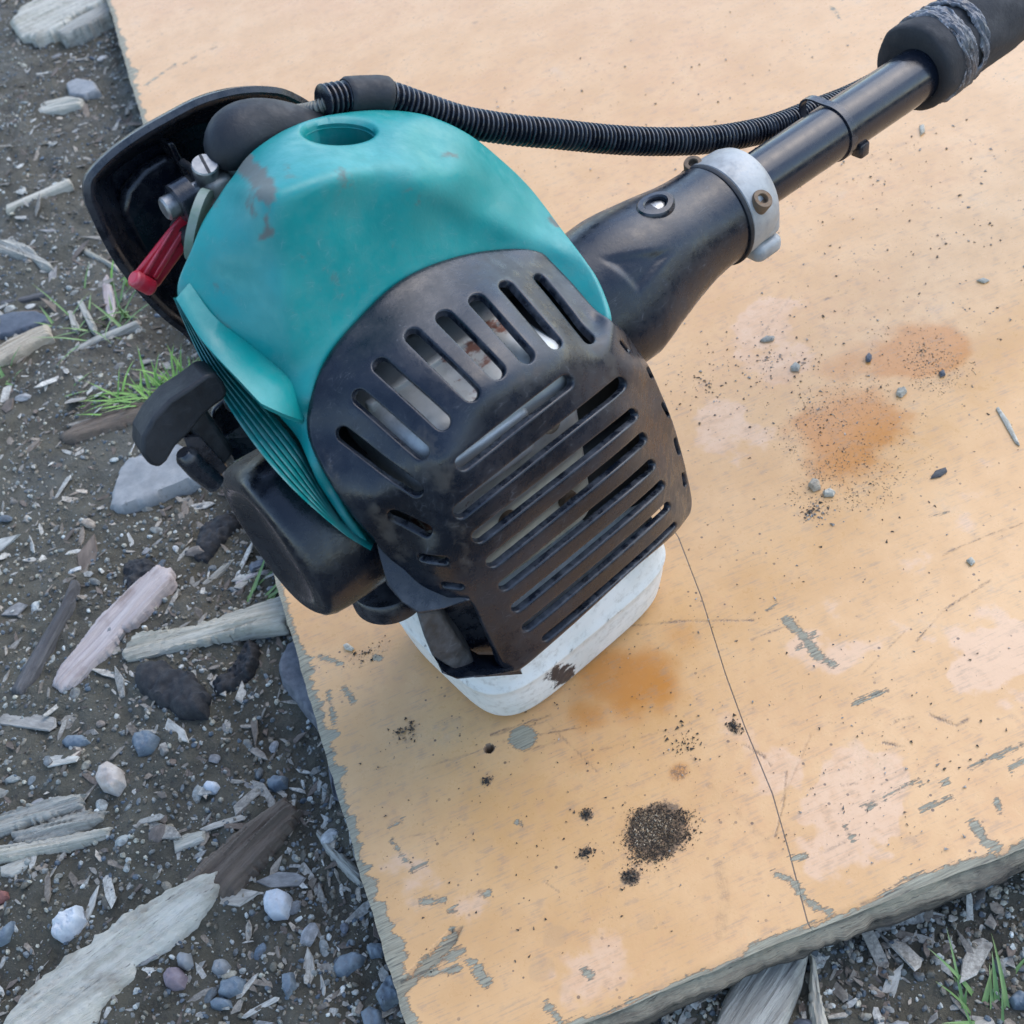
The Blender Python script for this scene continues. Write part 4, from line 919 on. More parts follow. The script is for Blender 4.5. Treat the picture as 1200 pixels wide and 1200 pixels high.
def board_mat():
    M = Mat('painted_ply'); o = M.obj()
    n0 = M.noise(o, 5, 4, .6); n1 = M.noise(o, 22, 5, .6); n2 = M.noise(o, 130, 5, .65); n3 = M.noise(o, 600, 4, .7)
    fib = M.noise(M.mapv(o, (60, 900, 200)), 1.0, 5, .65, .3)
    fib2 = M.noise(M.mapv(o, (45, 1000, 200)), 1.0, 5, .7)
    base = M.mix(M.ramp(n1, .32, .68), (.585, .325, .130), (.655, .385, .172))
    pl = M.math('ADD', M.attr('pale'), M.math('ADD', M.math('MULTIPLY', M.math('SUBTRACT', n1, .5), 2.4), M.math('MULTIPLY', M.math('SUBTRACT', n2, .5), .5)))
    base = M.mix(M.math('MULTIPLY', M.ramp(pl, .34, .62), .6), base, (.68, .445, .29))
    base = M.mix(M.math('MULTIPLY', M.ramp(M.math('ADD', M.math('MULTIPLY', n0, .6), M.math('MULTIPLY', n2, .4)), .48, .60), .45), base, (.60, .31, .13))
    base = M.mix(M.math('MULTIPLY', M.ramp(M.math('ADD', M.math('MULTIPLY', n1, .7), M.math('MULTIPLY', n3, .3)), .56, .66), .35), base, (.50, .33, .17))
    st = M.math('ADD', M.attr('stain'), M.math('MULTIPLY', M.math('SUBTRACT', n1, .5), 1.1))
    stf = M.ramp(st, .22, .95)
    base = M.mix(M.math('MULTIPLY', stf, .9), base, (.49, .19, .035))
    base = M.mix(M.math('MULTIPLY', M.attr('drops'), .55), base, (.42, .26, .14))
    # thin grey dirt rubbed along the grain, pepper specks
    film = M.math('MULTIPLY', M.ramp(M.math('ADD', M.math('MULTIPLY', fib, .5), M.math('MULTIPLY', n2, .5)), .50, .64), .42)
    base = M.mix(film, base, (.30, .22, .15))
    vor = M.node('ShaderNodeTexVoronoi', {'Vector': o, 'Scale': 330.0, 'Randomness': 1.0}).outputs
    vs = M.node('ShaderNodeSeparateColor', {0: vor['Color']}).outputs
    dot = M.math('MULTIPLY', M.ramp(M.math('SUBTRACT', vor['Distance'], M.math('MULTIPLY', vs[1], .16)), .12, .06), M.ramp(vs[0], .80, .84))
    dot = M.math('MULTIPLY', dot, M.ramp(n1, .40, .62))
    base = M.mix(M.math('MULTIPLY', dot, .85), base, (.085, .06, .045))
    gr = M.math('ADD', M.attr('grime_hole_shade'), M.math('MULTIPLY', M.math('SUBTRACT', n3, .5), 1.4))
    gm = M.ramp(gr, .35, .8)
    base = M.mix(M.math('MULTIPLY', gm, .8), base, M.mix(n3, (.045, .035, .028), (.20, .14, .09)))
    sc = M.math('MULTIPLY', M.attr('scr'), M.math('MULTIPLY', M.ramp(n2, .38, .62, .15, 1.0), M.ramp(n3, .35, .55, .3, 1.0)))
    sc = M.math('MAXIMUM', sc, M.math('MULTIPLY', M.ramp(M.math('ADD', M.math('ABSOLUTE', M.attr('line')), M.math('MULTIPLY', M.math('SUBTRACT', n3, .5), .35)), .42, .14), .9))
    base = M.mix(sc, base, (.085, .062, .050))
    # bare grey fibres where the paint is gone
    ch = M.math('ADD', M.attr('chip'), M.math('ADD', M.math('MULTIPLY', M.math('SUBTRACT', fib, .5), 8.0), M.math('ADD', M.math('MULTIPLY', M.math('SUBTRACT', n3, .5), 2.6), M.math('MULTIPLY', M.math('SUBTRACT', n2, .5), 7.0))))
    cm = M.ramp(ch, .25, -.15)
    rimd = M.math('MULTIPLY', M.ramp(M.math('ABSOLUTE', M.math('SUBTRACT', ch, .25)), .55, .1), .55)
    bare = M.mix(M.ramp(fib2, .3, .7), (.20, .175, .12), (.37, .34, .24))
    bare = M.mix(M.math('MULTIPLY', M.ramp(fib, .52, .66), .75), bare, (.055, .052, .045))
    base = M.mix(rimd, base, (.11, .08, .06))
    base = M.mix(cm, base, bare)
    rough = M.math('SUBTRACT', M.ramp(n2, .3, .7, .26, .40), M.math('MULTIPLY', stf, .08))
    rough = M.math('ADD', rough, M.math('MULTIPLY', M.math('MAXIMUM', cm, gm), .4))
    hgt = M.math('ADD', M.math('MULTIPLY', n3, .10), M.math('MULTIPLY', n2, .12))
    hgt = M.math('SUBTRACT', hgt, M.math('MULTIPLY', cm, M.math('ADD', .8, M.math('MULTIPLY', fib2, -.9))))
    hgt = M.math('SUBTRACT', hgt, M.math('MULTIPLY', sc, .5))
    hgt = M.math('ADD', hgt, M.math('MULTIPLY', gm, M.math('MULTIPLY', n3, .6)))
    return M.out(base, rough, M.bump(hgt, .8, .0007))

def ply_mat():
    M = Mat('ply_edge'); o = M.obj()
    z = M.node('ShaderNodeSeparateXYZ', {0: o}).outputs[2]
    g = M.noise(M.mapv(o, (30, 30, 700)), 1.0, 6, .7, .4); g2 = M.noise(M.mapv(o, (90, 90, 2600)), 1.0, 4, .7)
    n = M.noise(o, 60, 4)
    zz = M.math('ADD', z, M.math('MULTIPLY', M.math('SUBTRACT', g, .5), .004))
    band = M.math('SINE', M.math('MULTIPLY', zz, 2 * math.pi / .0052))
    c = M.mix(M.ramp(band, -.5, .5), (.035, .028, .020), (.13, .105, .075))
    c = M.mix(M.math('MULTIPLY', M.ramp(zz, -.0052, -.0028), .8), c, (.33, .30, .21))
    c = M.mix(M.math('MULTIPLY', M.ramp(g2, .42, .55), M.ramp(zz, -.012, -.003, .05, .5)), c, (.30, .27, .19))
    c = M.mix(M.math('MULTIPLY', M.ramp(g2, .55, .7), .8), c, (.035, .03, .026))
    c = M.mix(M.ramp(n, .5, .7, 0, .6), c, (.06, .05, .04))
    return M.out(c, .9, M.bump(M.math('ADD', g, g2), .9, .0012))
board = bpy.data.objects.new('plywood_board', None); COL.objects.link(board)
tag(board, 'large weathered plywood board with scratched orange paint lying on the dirt', 'plywood board')
link('painted_face', me, board_mat(), board)
PLY = ply_mat()
def edge_strip(name, top, out_dir, seed, zb_=-.0185, bulge=.0045):
    """torn side of the sheet, layer by layer, under the run of points `top`"""
    n = len(top); rows = np.linspace(0, 1, 16)
    V = []
    L = np.r_[0, np.cumsum(np.linalg.norm(np.diff(top[:, :2], axis=0), axis=1))]
    for k, q in enumerate(rows):
        lay = int(q * 6)
        off = .0030 * fbm(L * 40, np.full(n, lay * 3.1), seed, 5, .65) + .0010 * (1 if lay % 2 else -1) + bulge * smooth01(q / .35) * (1 + .6 * fbm(L * 25, L * 0, seed + 5, 2)) - .006 * smooth01((q - .6) / .4)
        if k == 0: off = off * 0
        V.append(np.c_[top[:, :2] + np.asarray(out_dir) * off[:, None], top[:, 2] + (zb_ - top[:, 2]) * q])
    V = np.vstack(V + [np.c_[top[:, :2] - np.asarray(out_dir) * .05, np.full(n, zb_)]])
    k = len(rows) + 1
    idx = np.arange(k * n).reshape(k, n)
    Q = np.stack([idx[:-1, :-1].ravel(), idx[1:, :-1].ravel(), idx[1:, 1:].ravel(), idx[:-1, 1:].ravel()], 1)
    link(name, mesh_np(name, V, Q, True, 60), PLY, board)
PZ = np.c_[P, ZZ]
edge_strip('ply_edge', PZ[idx[0]], (0, -1), 61)
edge_strip('ply_edge', PZ[idx[::-1, 0]], (-1, 0), 62, bulge=-.004)
bm = bmesh.new()
for q in ((BX0 + .004, .165), (1.1, .165), (1.1, 2.55), (BX0 + .004, 2.55)): bm.verts.new((*q, -.0182))
bm.faces.new(bm.verts)
link('underside', bm_mesh('underside', bm), PLY, board)

# ------------------------------------------------------------------ ground
GZ = -.030
def ground_h(x, y):
    h = .010 * fbm(x * 9, y * 9, 71, 3) + .0055 * fbm(x * 38, y * 38, 72, 3) + .0026 * fbm(x * 150, y * 150, 73, 3, .6)
    # smoother trodden mud on the left
    mud = smooth01(1 - np.hypot((x + .20) / .10, (y - .62) / .16))
    h = h * (1 - .5 * mud) - .002 * mud
    h = h + .010 * smooth01((-.10 - x) / .1)
    far = np.maximum(0, np.hypot(x - .1, y - .8) - 2.0)
    return GZ + h + np.minimum(far * .02, .4) * fbm(x * .3, y * .3, 75, 3)
gx = np.concatenate([-np.geomspace(200, .6, 26), np.arange(-.56, -.34, .01), np.arange(-.34, -.055, .0017), np.arange(-.055, .26, .0025), np.arange(.26, .6, .03), np.geomspace(.6, 200, 26)])
gy = np.concatenate([-np.geomspace(200, .3, 26), np.arange(-.28, .02, .012), np.arange(.02, .19, .002), np.arange(.19, .62, .002), np.arange(.62, 1.0, .0032), np.arange(1.0, 1.75, .0055), np.geomspace(1.76, 200, 34)])
XX, YY = np.meshgrid(gx, gy)
H_ = ground_h(XX.ravel(), YY.ravel())
under = (XX.ravel() > BX0 + .004) & (YY.ravel() > .166) & (XX.ravel() < 1.1) & (YY.ravel() < 2.56)
H_ = np.where(under, np.minimum(H_, -.022), H_)
idx = np.arange(XX.size).reshape(XX.shape)
Q = np.stack([idx[:-1, :-1].ravel(), idx[:-1, 1:].ravel(), idx[1:, 1:].ravel(), idx[1:, :-1].ravel()], 1)
me = mesh_np('ground', np.c_[XX.ravel(), YY.ravel(), H_], Q)
def soil_mat():
    M = Mat('wet_soil'); o = M.obj()
    n0 = M.noise(o, 6, 4); n1 = M.noise(o, 40, 5, .6); n2 = M.noise(o, 220, 6, .7); n3 = M.noise(o, 900, 4, .7)
    c = M.mix(M.ramp(n1, .3, .7), (.054, .047, .031), (.108, .095, .063))
    c = M.mix(M.ramp(n0, .42, .62, 0, .6), c, (.105, .102, .078))
    c = M.mix(M.math('MULTIPLY', M.ramp(n2, .55, .72), .6), c, (.17, .145, .115))
    c = M.mix(M.math('MULTIPLY', M.ramp(n2, .46, .30), .7), c, (.028, .022, .018))
    c = M.mix(M.math('MULTIPLY', M.ramp(n3, .62, .74), .7), c, (.26, .23, .19))
    wet = M.ramp(M.noise(o, 14, 3), .48, .6)
    r = M.math('SUBTRACT', M.ramp(n2, .3, .7, .8, .95), M.math('MULTIPLY', wet, .25))
    return M.out(c, r, M.bump(M.math('ADD', M.math('MULTIPLY', n2, 1.0), M.math('MULTIPLY', n3, .45)), 1.0, .0025))
SOIL = soil_mat()
tag(link('ground', me, SOIL), 'dark muddy ground of soil, grit and wood fragments around the board', kind='structure')

# ------------------------------------------------------------------ loose ground cover as one mass
ICO = {}
def ico(sub):
    if sub not in ICO:
        bm = bmesh.new(); bmesh.ops.create_icosphere(bm, subdivisions=sub, radius=1.0)
        bm.verts.ensure_lookup_table()
        ICO[sub] = (np.array([v.co[:] for v in bm.verts]), np.array([[v.index for v in f.verts] for f in bm.faces])); bm.free()
    return ICO[sub]
def rot_batch(n, flat=False):
    a = rng.uniform(0, 2 * math.pi, n); b = rng.normal(0, .25, n) if flat else rng.uniform(0, 2 * math.pi, n); c = rng.normal(0, .25, n) if flat else rng.uniform(0, 2 * math.pi, n)
    ca, sa, cb, sb, cc, sc = np.cos(a), np.sin(a), np.cos(b), np.sin(b), np.cos(c), np.sin(c)
    Rz = np.zeros((n, 3, 3)); Rz[:, 0, 0] = ca; Rz[:, 0, 1] = -sa; Rz[:, 1, 0] = sa; Rz[:, 1, 1] = ca; Rz[:, 2, 2] = 1
    Rx = np.zeros((n, 3, 3)); Rx[:, 0, 0] = 1; Rx[:, 1, 1] = cb; Rx[:, 1, 2] = -sb; Rx[:, 2, 1] = sb; Rx[:, 2, 2] = cb
    Ry = np.zeros((n, 3, 3)); Ry[:, 1, 1] = 1; Ry[:, 0, 0] = cc; Ry[:, 0, 2] = sc; Ry[:, 2, 0] = -sc; Ry[:, 2, 2] = cc
    return Rz @ Rx @ Ry
def stone_shape(sub, seed, ang=.35):
    V, F = ico(sub); r = np.random.default_rng(seed)
    V = V.copy()
    for k in range(7):                                     # a few flattened facets
        d = r.normal(size=3); d /= np.linalg.norm(d); lim = r.uniform(.55, .9)
        p = V @ d; V = V - np.maximum(0, p - lim)[:, None] * d * .85
    V *= 1 + ang * .4 * (r.normal(size=(len(V), 1)) * .25)
    return V / np.abs(V).max(0)
def chip_shape(seed):
    r = np.random.default_rng(seed); n = r.integers(4, 7)
    t = np.sort(r.uniform(0, 2 * math.pi, n)) ; t = np.linspace(0, 2 * math.pi, n, endpoint=False) + r.uniform(-.35, .35, n)
    rad = r.uniform(.7, 1.1, n)
    T = np.stack([rad * np.cos(t), rad * np.sin(t)], 1)
    z = .6 + r.uniform(-.4, .4, n)
    V = np.vstack([np.c_[T * .93, z], np.c_[T, -.6 * np.ones(n)], [[0, 0, .75]], [[0, 0, -.7]]])
    F = []
    for i in range(n):
        j = (i + 1) % n
        F += [[2 * n, i, j], [i, n + i, n + j], [i, n + j, j], [2 * n + 1, n + j, n + i]]
    return V, np.array(F)
def merge(shapes, pos, scl, rot, cols, pick):
    Vs, Fs, Cs, o = [], [], [], 0
    for k, (V, F) in enumerate(shapes):
        ii = np.nonzero(pick == k)[0]
        if not len(ii): continue
        W = np.einsum('nij,nvj->nvi', rot[ii], V[None] * scl[ii][:, None, :]) + pos[ii][:, None, :]
        Vs.append(W.reshape(-1, 3)); Fs.append((F[None] + (np.arange(len(ii)) * len(V))[:, None, None] + o).reshape(-1, 3))
        Cs.append(np.repeat(cols[ii], len(V), 0)); o += len(ii) * len(V)
    return np.vstack(Vs), np.vstack(Fs), np.vstack(Cs)
def vcol_mat(name, rough=.8, bump=.5, scale=500, mud=.5):
    M = Mat(name); o = M.obj(); n = M.noise(o, scale, 4, .65); n2 = M.noise(o, scale * .3, 3)
    c = M.attr('Col', 'Color')
    h = M.node('ShaderNodeHueSaturation', {'Color': c, 'Value': M.ramp(n, .25, .75, .65, 1.3)}).outputs[0]
    h = M.mix(M.math('MULTIPLY', M.ramp(n2, .48, .66), mud), h, (.075, .06, .048))
    return M.out(h, rough, M.bump(n, bump, .0006))
PEB = vcol_mat('pebble_stone', .72); CHIPM = vcol_mat('wood_fragment', .85, .7, 700, .45); CRUMB = vcol_mat('dirt_crumb', .9, .4, 900, .2)
STONE_COL = np.array([(.19, .20, .18), (.135, .15, .15), (.29, .30, .27), (.09, .115, .135), (.37, .35, .27), (.23, .20, .145), (.47, .48, .43), (.14, .125, .09), (.18, .17, .145)])
STONE_P = np.array([.16, .15, .12, .10, .11, .14, .06, .12, .04]); STONE_P /= STONE_P.sum()
WOOD_COL = np.array([(.36, .34, .29), (.28, .255, .21), (.45, .43, .37), (.20, .165, .125), (.14, .11, .085), (.40, .34, .26)])
def place(n):
    """random spots on the bare ground in view: left of the board, and before its front edge"""
    k = int(n * 1.2) + 50
    y = .16 + 1.45 * rng.power(.62, k) ** 1.0
    x = BX0 + .003 - (.36 * rng.uniform(0, 1, k) ** 1.2) * (1 + 0 * y)
    m_ = rng.uniform(0, 1, k) < .82
    x2 = rng.uniform(-.07, .28, k); y2 = front_y(x2) + .003 - .15 * rng.uniform(0, 1, k) ** 1.4
    x = np.where(m_, x, x2); y = np.where(m_, y, y2)
    return np.stack([x, y], 1)[:n]
def scatter_mass(n, shapes, smin, smax, flat, zs, cols, probs, powr=3.0, sink=.25, elong=(1, 1)):
    p = place(n)
    s_ = smin + (smax - smin) * rng.uniform(0, 1, n) ** powr
    sc = np.stack([s_ * rng.uniform(*elong, n), s_ * rng.uniform(.6, 1, n), s_ * zs * rng.uniform(.7, 1.2, n)], 1)
    z = ground_h(p[:, 0], p[:, 1]) + sc[:, 2] * (1 - 2 * sink)
    c = cols[rng.choice(len(cols), n, p=probs)] * rng.uniform(.75, 1.25, (n, 1))
    return merge(shapes, np.c_[p, z], sc, rot_batch(n, flat), c, rng.integers(0, len(shapes), n))
def mass(name, parts_, mat, label):
    o = 0; Vs, Fs, Cs = [], [], []
    for V, F, C in parts_:
        Vs.append(V); Fs.append(F + o); Cs.append(C); o += len(V)
    me = mesh_np(name, np.vstack(Vs), np.vstack(Fs), False); cattr(me, 'Col', np.vstack(Cs))
    return tag(link(name, me, mat), label, kind='stuff')
sm1 = [(stone_shape(1, k), ico(1)[1]) for k in range(10)]
sm2 = [(stone_shape(2, 30 + k), ico(2)[1]) for k in range(10)]
chs = [chip_shape(k) for k in range(14)]
mass('gravel', [scatter_mass(48000, sm1, .0003, .0019, False, .8, STONE_COL, STONE_P, 2.6, .35),
                scatter_mass(900, sm2, .0016, .0042, True, .6, STONE_COL, STONE_P, 2.2, .45, (1, 1.5))], PEB, 'fine grey and brown gravel scattered over the dark soil')
mass('wood_debris', [scatter_mass(6000, chs, .0008, .0028, True, .22, WOOD_COL, [.18, .20, .08, .24, .22, .08], 2.2, .1, (1, 3.5)),
                     scatter_mass(800, chs, .0016, .0050, True, .12, WOOD_COL, [.26, .22, .2, .14, .08, .10], 1.6, -.2, (1.2, 4.5))], CHIPM, 'small splinters and flakes of rotten wood strewn on the soil')

# ------------------------------------------------------------------ individual pieces on the ground
def slab(name, mat, outline, thick, rnd=.5, amp=.12, grain=None, seed=0, z=None, step=None, tilt=(0, 0), rag=.0, sink=.3, label=None, cat=None, group=None, dome=1.0):
    """A solid loose piece from its plan outline (world metres): rounded or ragged rim, uneven top, closed underside."""
    P = np.asarray(outline, float); c = P.mean(0)
    size = np.ptp(P, axis=0).max(); step = step or max(size / (34 if grain is None else 80), .0007)
    L = resample(P, step)
    if rag:
        nr = L - c; nr /= np.linalg.norm(nr, axis=1)[:, None] + 1e-9
        L = L + nr * (rag * 2 * (vnoise(np.arange(len(L)) * .5, np.zeros(len(L)), seed) + .5 * vnoise(np.arange(len(L)) * 1.1, np.zeros(len(L)), seed + 1)))[:, None]
    mn, mx = L.min(0), L.max(0)
    X, Y = np.meshgrid(np.arange(mn[0], mx[0], step), np.arange(mn[1], mx[1], step)); X[1::2] += step / 2
    G = np.stack([X.ravel(), Y.ravel()], 1); G = G[inside(G, L)]; G = G[poly_dist(G, L) > step * .6]
    A_ = np.vstack([L, G]); n = len(L)
    r = delaunay_2d_cdt([Vector(q) for q in A_], [(i, (i + 1) % n) for i in range(n)], [], 0, 1e-7)
    P2 = np.array([tuple(v) for v in r[0]]); T = np.array([list(t) for t in r[2] if len(t) == 3], int)
    T = T[inside(P2[T].mean(1), L)]
    d = poly_dist(P2, L); dn = np.clip(d / (rnd * d.max() + 1e-9), 0, 1)
    prof = np.sqrt(1 - (1 - dn) ** 2)
    if grain is None: u, w_ = P2[:, 0], P2[:, 1]; fx = fy_ = 3.0 / size * 2
    else:
        ca, sa = math.cos(grain), math.sin(grain)
        u = P2[:, 0] * ca + P2[:, 1] * sa; w_ = -P2[:, 0] * sa + P2[:, 1] * ca; fx, fy_ = 1.2 / size * 2, 13 / size * 2
    nz = fbm(u * fx, w_ * fy_, seed + 3, 4, .55) if grain is None else sum(.6 ** k * vnoise(u * fx * 1.35 ** k + 9 * k, w_ * fy_ * 1.9 ** k, seed + 3 + k) for k in range(4))
    top = thick * ((1 - dome * .55) + dome * .55 * prof + amp * 2 * nz * np.clip(dn * 3, .25, 1)) 
    top = np.maximum(top, thick * .15)
    top += (P2[:, 0] - c[0]) * tilt[0] + (P2[:, 1] - c[1]) * tilt[1]
    zb_ = float(ground_h(np.array([c[0]]), np.array([c[1]]))[0]) - thick * sink if z is None else z
    loc_ = np.c_[P2 - c, top]
    a, b, cc = loc_[T[:, 0]], loc_[T[:, 1]], loc_[T[:, 2]]
    fl = np.cross(b - a, cc - a)[:, 2] < 0; T[fl] = T[fl][:, ::-1]
    N0 = len(P2)
    low = loc_.copy(); low[:, 2] = np.minimum(0, top - thick * .5) if z is not None else -.004
    ed = {}
    for t in T:
        for i in range(3): ed[(t[i], t[(i + 1) % 3])] = 1
    bd = [k for k in ed if (k[1], k[0]) not in ed]
    F = [list(t) for t in T] + [[N0 + t[2], N0 + t[1], N0 + t[0]] for t in T] + [[j, i, N0 + i, N0 + j] for i, j in bd]
    V = np.vstack([loc_, low])
    if grain is not None:                                   # turn the mesh so its x runs with the grain, and the object back
        ca, sa = math.cos(grain), math.sin(grain)
        V = np.c_[V[:, 0] * ca + V[:, 1] * sa, -V[:, 0] * sa + V[:, 1] * ca, V[:, 2]]
    me = mesh_np(name, V, F, True, 50)
    o = link(name, me, mat); o.location = (c[0], c[1], zb_)
    if grain is not None: o.rotation_euler[2] = grain
    return tag(o, label, cat, group)

W_GREY = wood('grey_weathered_wood', (.25, .235, .195), (.46, .44, .37), dark_amt=.8)
W_PALE = wood('pale_weathered_wood', (.36, .33, .25), (.57, .53, .43), dark_amt=.75, stain=(.20, .17, .13))
W_WHITE = wood('bleached_driftwood', (.40, .37, .29), (.57, .535, .44), dark_amt=.8, stain=(.16, .125, .085), grain=(14, 180, 120))
W_PINK = wood('pinkish_wood', (.40, .33, .30), (.55, .48, .44), dark_amt=.4, stain=(.16, .10, .075))
W_BROWN = wood('brown_rotten_wood', (.10, .075, .055), (.19, .145, .105), dark_amt=.6)
W_TAN = wood('tan_wood', (.38, .31, .22), (.52, .45, .34), dark_amt=.3)
W_DARK = wood('dark_wet_wood', (.055, .052, .052), (.13, .125, .12), dark_amt=.5)
CHAR = rock('charcoal', (.012, .012, .013), (.030, .030, .031), 260, .8, spots=(.06, .06, .06))
SLATE = rock('dark_slate', (.055, .062, .075), (.095, .105, .12), 90, .55, spots=(.13, .14, .15))
R_GREY = rock('grey_stone', (.19, .195, .19), (.30, .30, .285), 70, .7)
R_BLUE = rock('blue_grey_stone', (.075, .10, .125), (.20, .235, .25), 110, .6, spots=(.38, .40, .42))
R_WHITE = rock('whitish_stone', (.42, .44, .45), (.62, .63, .62), 100, .6, spots=(.12, .16, .22))
R_BUFF = rock('buff_stone', (.36, .29, .23), (.55, .50, .44), 100, .65)
R_PURP = rock('purplish_stone', (.16, .12, .13), (.26, .21, .22), 120, .6)
R_RED = rock('brick_red_stone', (.18, .065, .05), (.26, .11, .085), 120, .75)
BARK = rock('grey_bark', (.085, .09, .10), (.16, .165, .175), 180, .8)
slab('driftwood', W_WHITE, [(-0.2577,0.2705),(-0.2469,0.2801),(-0.2254,0.2896),(-0.2060,0.2939),(-0.1884,0.2983),(-0.1709,0.3003),(-0.1555,0.3015),(-0.1469,0.2983),(-0.1504,0.2884),(-0.1636,0.2788),(-0.1773,0.2720),(-0.1901,0.2693),(-0.2014,0.2618),(-0.2147,0.2515),(-0.2321,0.2359),(-0.2665,0.2508)], 0.013, rnd=0.6, amp=0.2, dome=0.85, grain=0.2666, rag=0.0018, sink=0.5, seed=3, label='large bleached driftwood piece half sunk in the dirt near the bottom left corner', cat='driftwood')
slab('rotten_branch', W_BROWN, [(-0.1716,0.3005),(-0.1592,0.3098),(-0.1417,0.3160),(-0.1234,0.3221),(-0.1091,0.3254),(-0.1046,0.3155),(-0.1107,0.3084),(-0.1290,0.2954),(-0.1438,0.2861),(-0.1521,0.2877),(-0.1645,0.2778),(-0.1731,0.2773)], 0.01, rnd=0.9, amp=0.2, grain=0.4695, rag=0.001, sink=0.45, seed=4, label='dark brown rotten branch end running on from the bleached driftwood', cat='branch')
slab('wood_shard', W_GREY, [(-0.2650,0.3797),(-0.2556,0.3821),(-0.2370,0.3794),(-0.2194,0.3773),(-0.2076,0.3731),(-0.2101,0.3664),(-0.2240,0.3668),(-0.2424,0.3689),(-0.2653,0.3696)], 0.006, rnd=0.5, amp=0.3, grain=-0.1385, rag=0.0012, seed=5, label='uppermost of three grey splintered shards stacked at the left edge', cat='wood shard')
slab('wood_shard', W_GREY, [(-0.2470,0.3685),(-0.2286,0.3669),(-0.2103,0.3644),(-0.1972,0.3575),(-0.2001,0.3521),(-0.2184,0.3522),(-0.2365,0.3543),(-0.2466,0.3601)], 0.006, rnd=0.5, amp=0.3, grain=-0.2063, rag=0.0012, seed=6, label='middle grey shard lying between two longer shards at the left edge', cat='wood shard')
slab('wood_shard', W_PALE, [(-0.2654,0.3671),(-0.2385,0.3583),(-0.2160,0.3536),(-0.1947,0.3475),(-0.1980,0.3425),(-0.2213,0.3451),(-0.2436,0.3497),(-0.2658,0.3582)], 0.006, rnd=0.5, amp=0.3, grain=-0.2372, rag=0.0012, seed=7, label='lowest pale grey shard of the splintered stack at the left edge', cat='wood shard')
slab('wood_chip', W_WHITE, [(-0.2547,0.3520),(-0.2371,0.3511),(-0.2395,0.3438),(-0.2485,0.3431),(-0.2545,0.3469)], 0.003, rnd=0.3, amp=0.1, grain=-0.0459, seed=8, label='short white chip tucked under the splintered shards', cat='wood chip')
slab('wood_chip', W_PALE, [(-0.1674,0.3278),(-0.1593,0.3275),(-0.1511,0.3255),(-0.1520,0.3200),(-0.1605,0.3201),(-0.1677,0.3201)], 0.003, rnd=0.3, amp=0.1, grain=-0.064, seed=9, label='pale rectangular wood chip lying above the driftwood tip', cat='wood chip')
slab('wood_slab', W_PALE, [(-0.1768,0.4538),(-0.1670,0.4617),(-0.1495,0.4564),(-0.1296,0.4511),(-0.1143,0.4496),(-0.0939,0.4473),(-0.0758,0.4463),(-0.0789,0.4305),(-0.0858,0.4250),(-0.1073,0.4326),(-0.1270,0.4366),(-0.1445,0.4393),(-0.1618,0.4433),(-0.1740,0.4472)], 0.007, rnd=0.22, amp=0.26, dome=0.6, grain=-0.1846, rag=0.0012, sink=0.1, seed=10, label='pale weathered wood slab running under the board edge below the starter housing', cat='wood slab')
slab('wood_stick', W_PINK, [(-0.2180,0.4498),(-0.2120,0.4606),(-0.1966,0.4755),(-0.1820,0.4882),(-0.1645,0.4998),(-0.1473,0.5070),(-0.1394,0.5012),(-0.1406,0.4903),(-0.1480,0.4837),(-0.1573,0.4748),(-0.1658,0.4705),(-0.1739,0.4681),(-0.1829,0.4583),(-0.1967,0.4495),(-0.2064,0.4438),(-0.2125,0.4432)], 0.006, rnd=0.35, amp=0.14, dome=0.7, grain=0.6448, rag=0.0008, sink=0.2, seed=11, label='pinkish bleached stick with a brown rotten patch on bare mud', cat='wood stick')
slab('dark_stick', W_DARK, [(-0.2409,0.4565),(-0.2307,0.4717),(-0.2191,0.4875),(-0.2083,0.5024),(-0.1989,0.5223),(-0.1953,0.5203),(-0.1999,0.5013),(-0.2098,0.4859),(-0.2206,0.4684),(-0.2288,0.4553),(-0.2347,0.4502)], 0.006, rnd=0.9, amp=0.1, grain=0.9971, sink=0.2, seed=12, label='dark wet stick with a silvery side, left of the pinkish stick', cat='stick')
slab('flat_stone', R_GREY, [(-0.1729,0.5782),(-0.1685,0.5958),(-0.1606,0.6129),(-0.1526,0.6197),(-0.1413,0.6147),(-0.1229,0.6172),(-0.1025,0.5958),(-0.0940,0.5706),(-0.1099,0.5698),(-0.1299,0.5715),(-0.1503,0.5701),(-0.1644,0.5717)], 0.011, rnd=0.18, amp=0.05, rag=0.0006, sink=0.3, seed=13, label='flat grey angular stone beneath the starter handle', cat='stone')
slab('bark_strip', W_BROWN, [(-0.1974,0.6675),(-0.1857,0.6729),(-0.1669,0.6730),(-0.1483,0.6712),(-0.1243,0.6623),(-0.1095,0.6569),(-0.1140,0.6480),(-0.1321,0.6515),(-0.1508,0.6515),(-0.1691,0.6532),(-0.1874,0.6549),(-0.1956,0.6598)], 0.006, rnd=0.7, amp=0.25, grain=-0.1146, rag=0.001, sink=0.2, seed=14, label='brown curled bark strip under the bigger grass tuft', cat='bark')
slab('charcoal_lump', CHAR, [(-0.1286,0.5115),(-0.1207,0.5324),(-0.1102,0.5382),(-0.0976,0.5358),(-0.0956,0.5258),(-0.1044,0.5176),(-0.1121,0.5120),(-0.1199,0.5051)], 0.009, rnd=0.7, amp=0.2, rag=0.001, seed=15, label='black charcoal lump beside the round starter housing', cat='charcoal')
slab('charcoal_lump', CHAR, [(-0.1693,0.5222),(-0.1653,0.5275),(-0.1518,0.5215),(-0.1499,0.5114),(-0.1591,0.5004),(-0.1688,0.5000),(-0.1717,0.5074)], 0.008, rnd=0.7, amp=0.2, rag=0.001, seed=16, label='small charcoal lump at the top end of the pinkish stick', cat='charcoal')
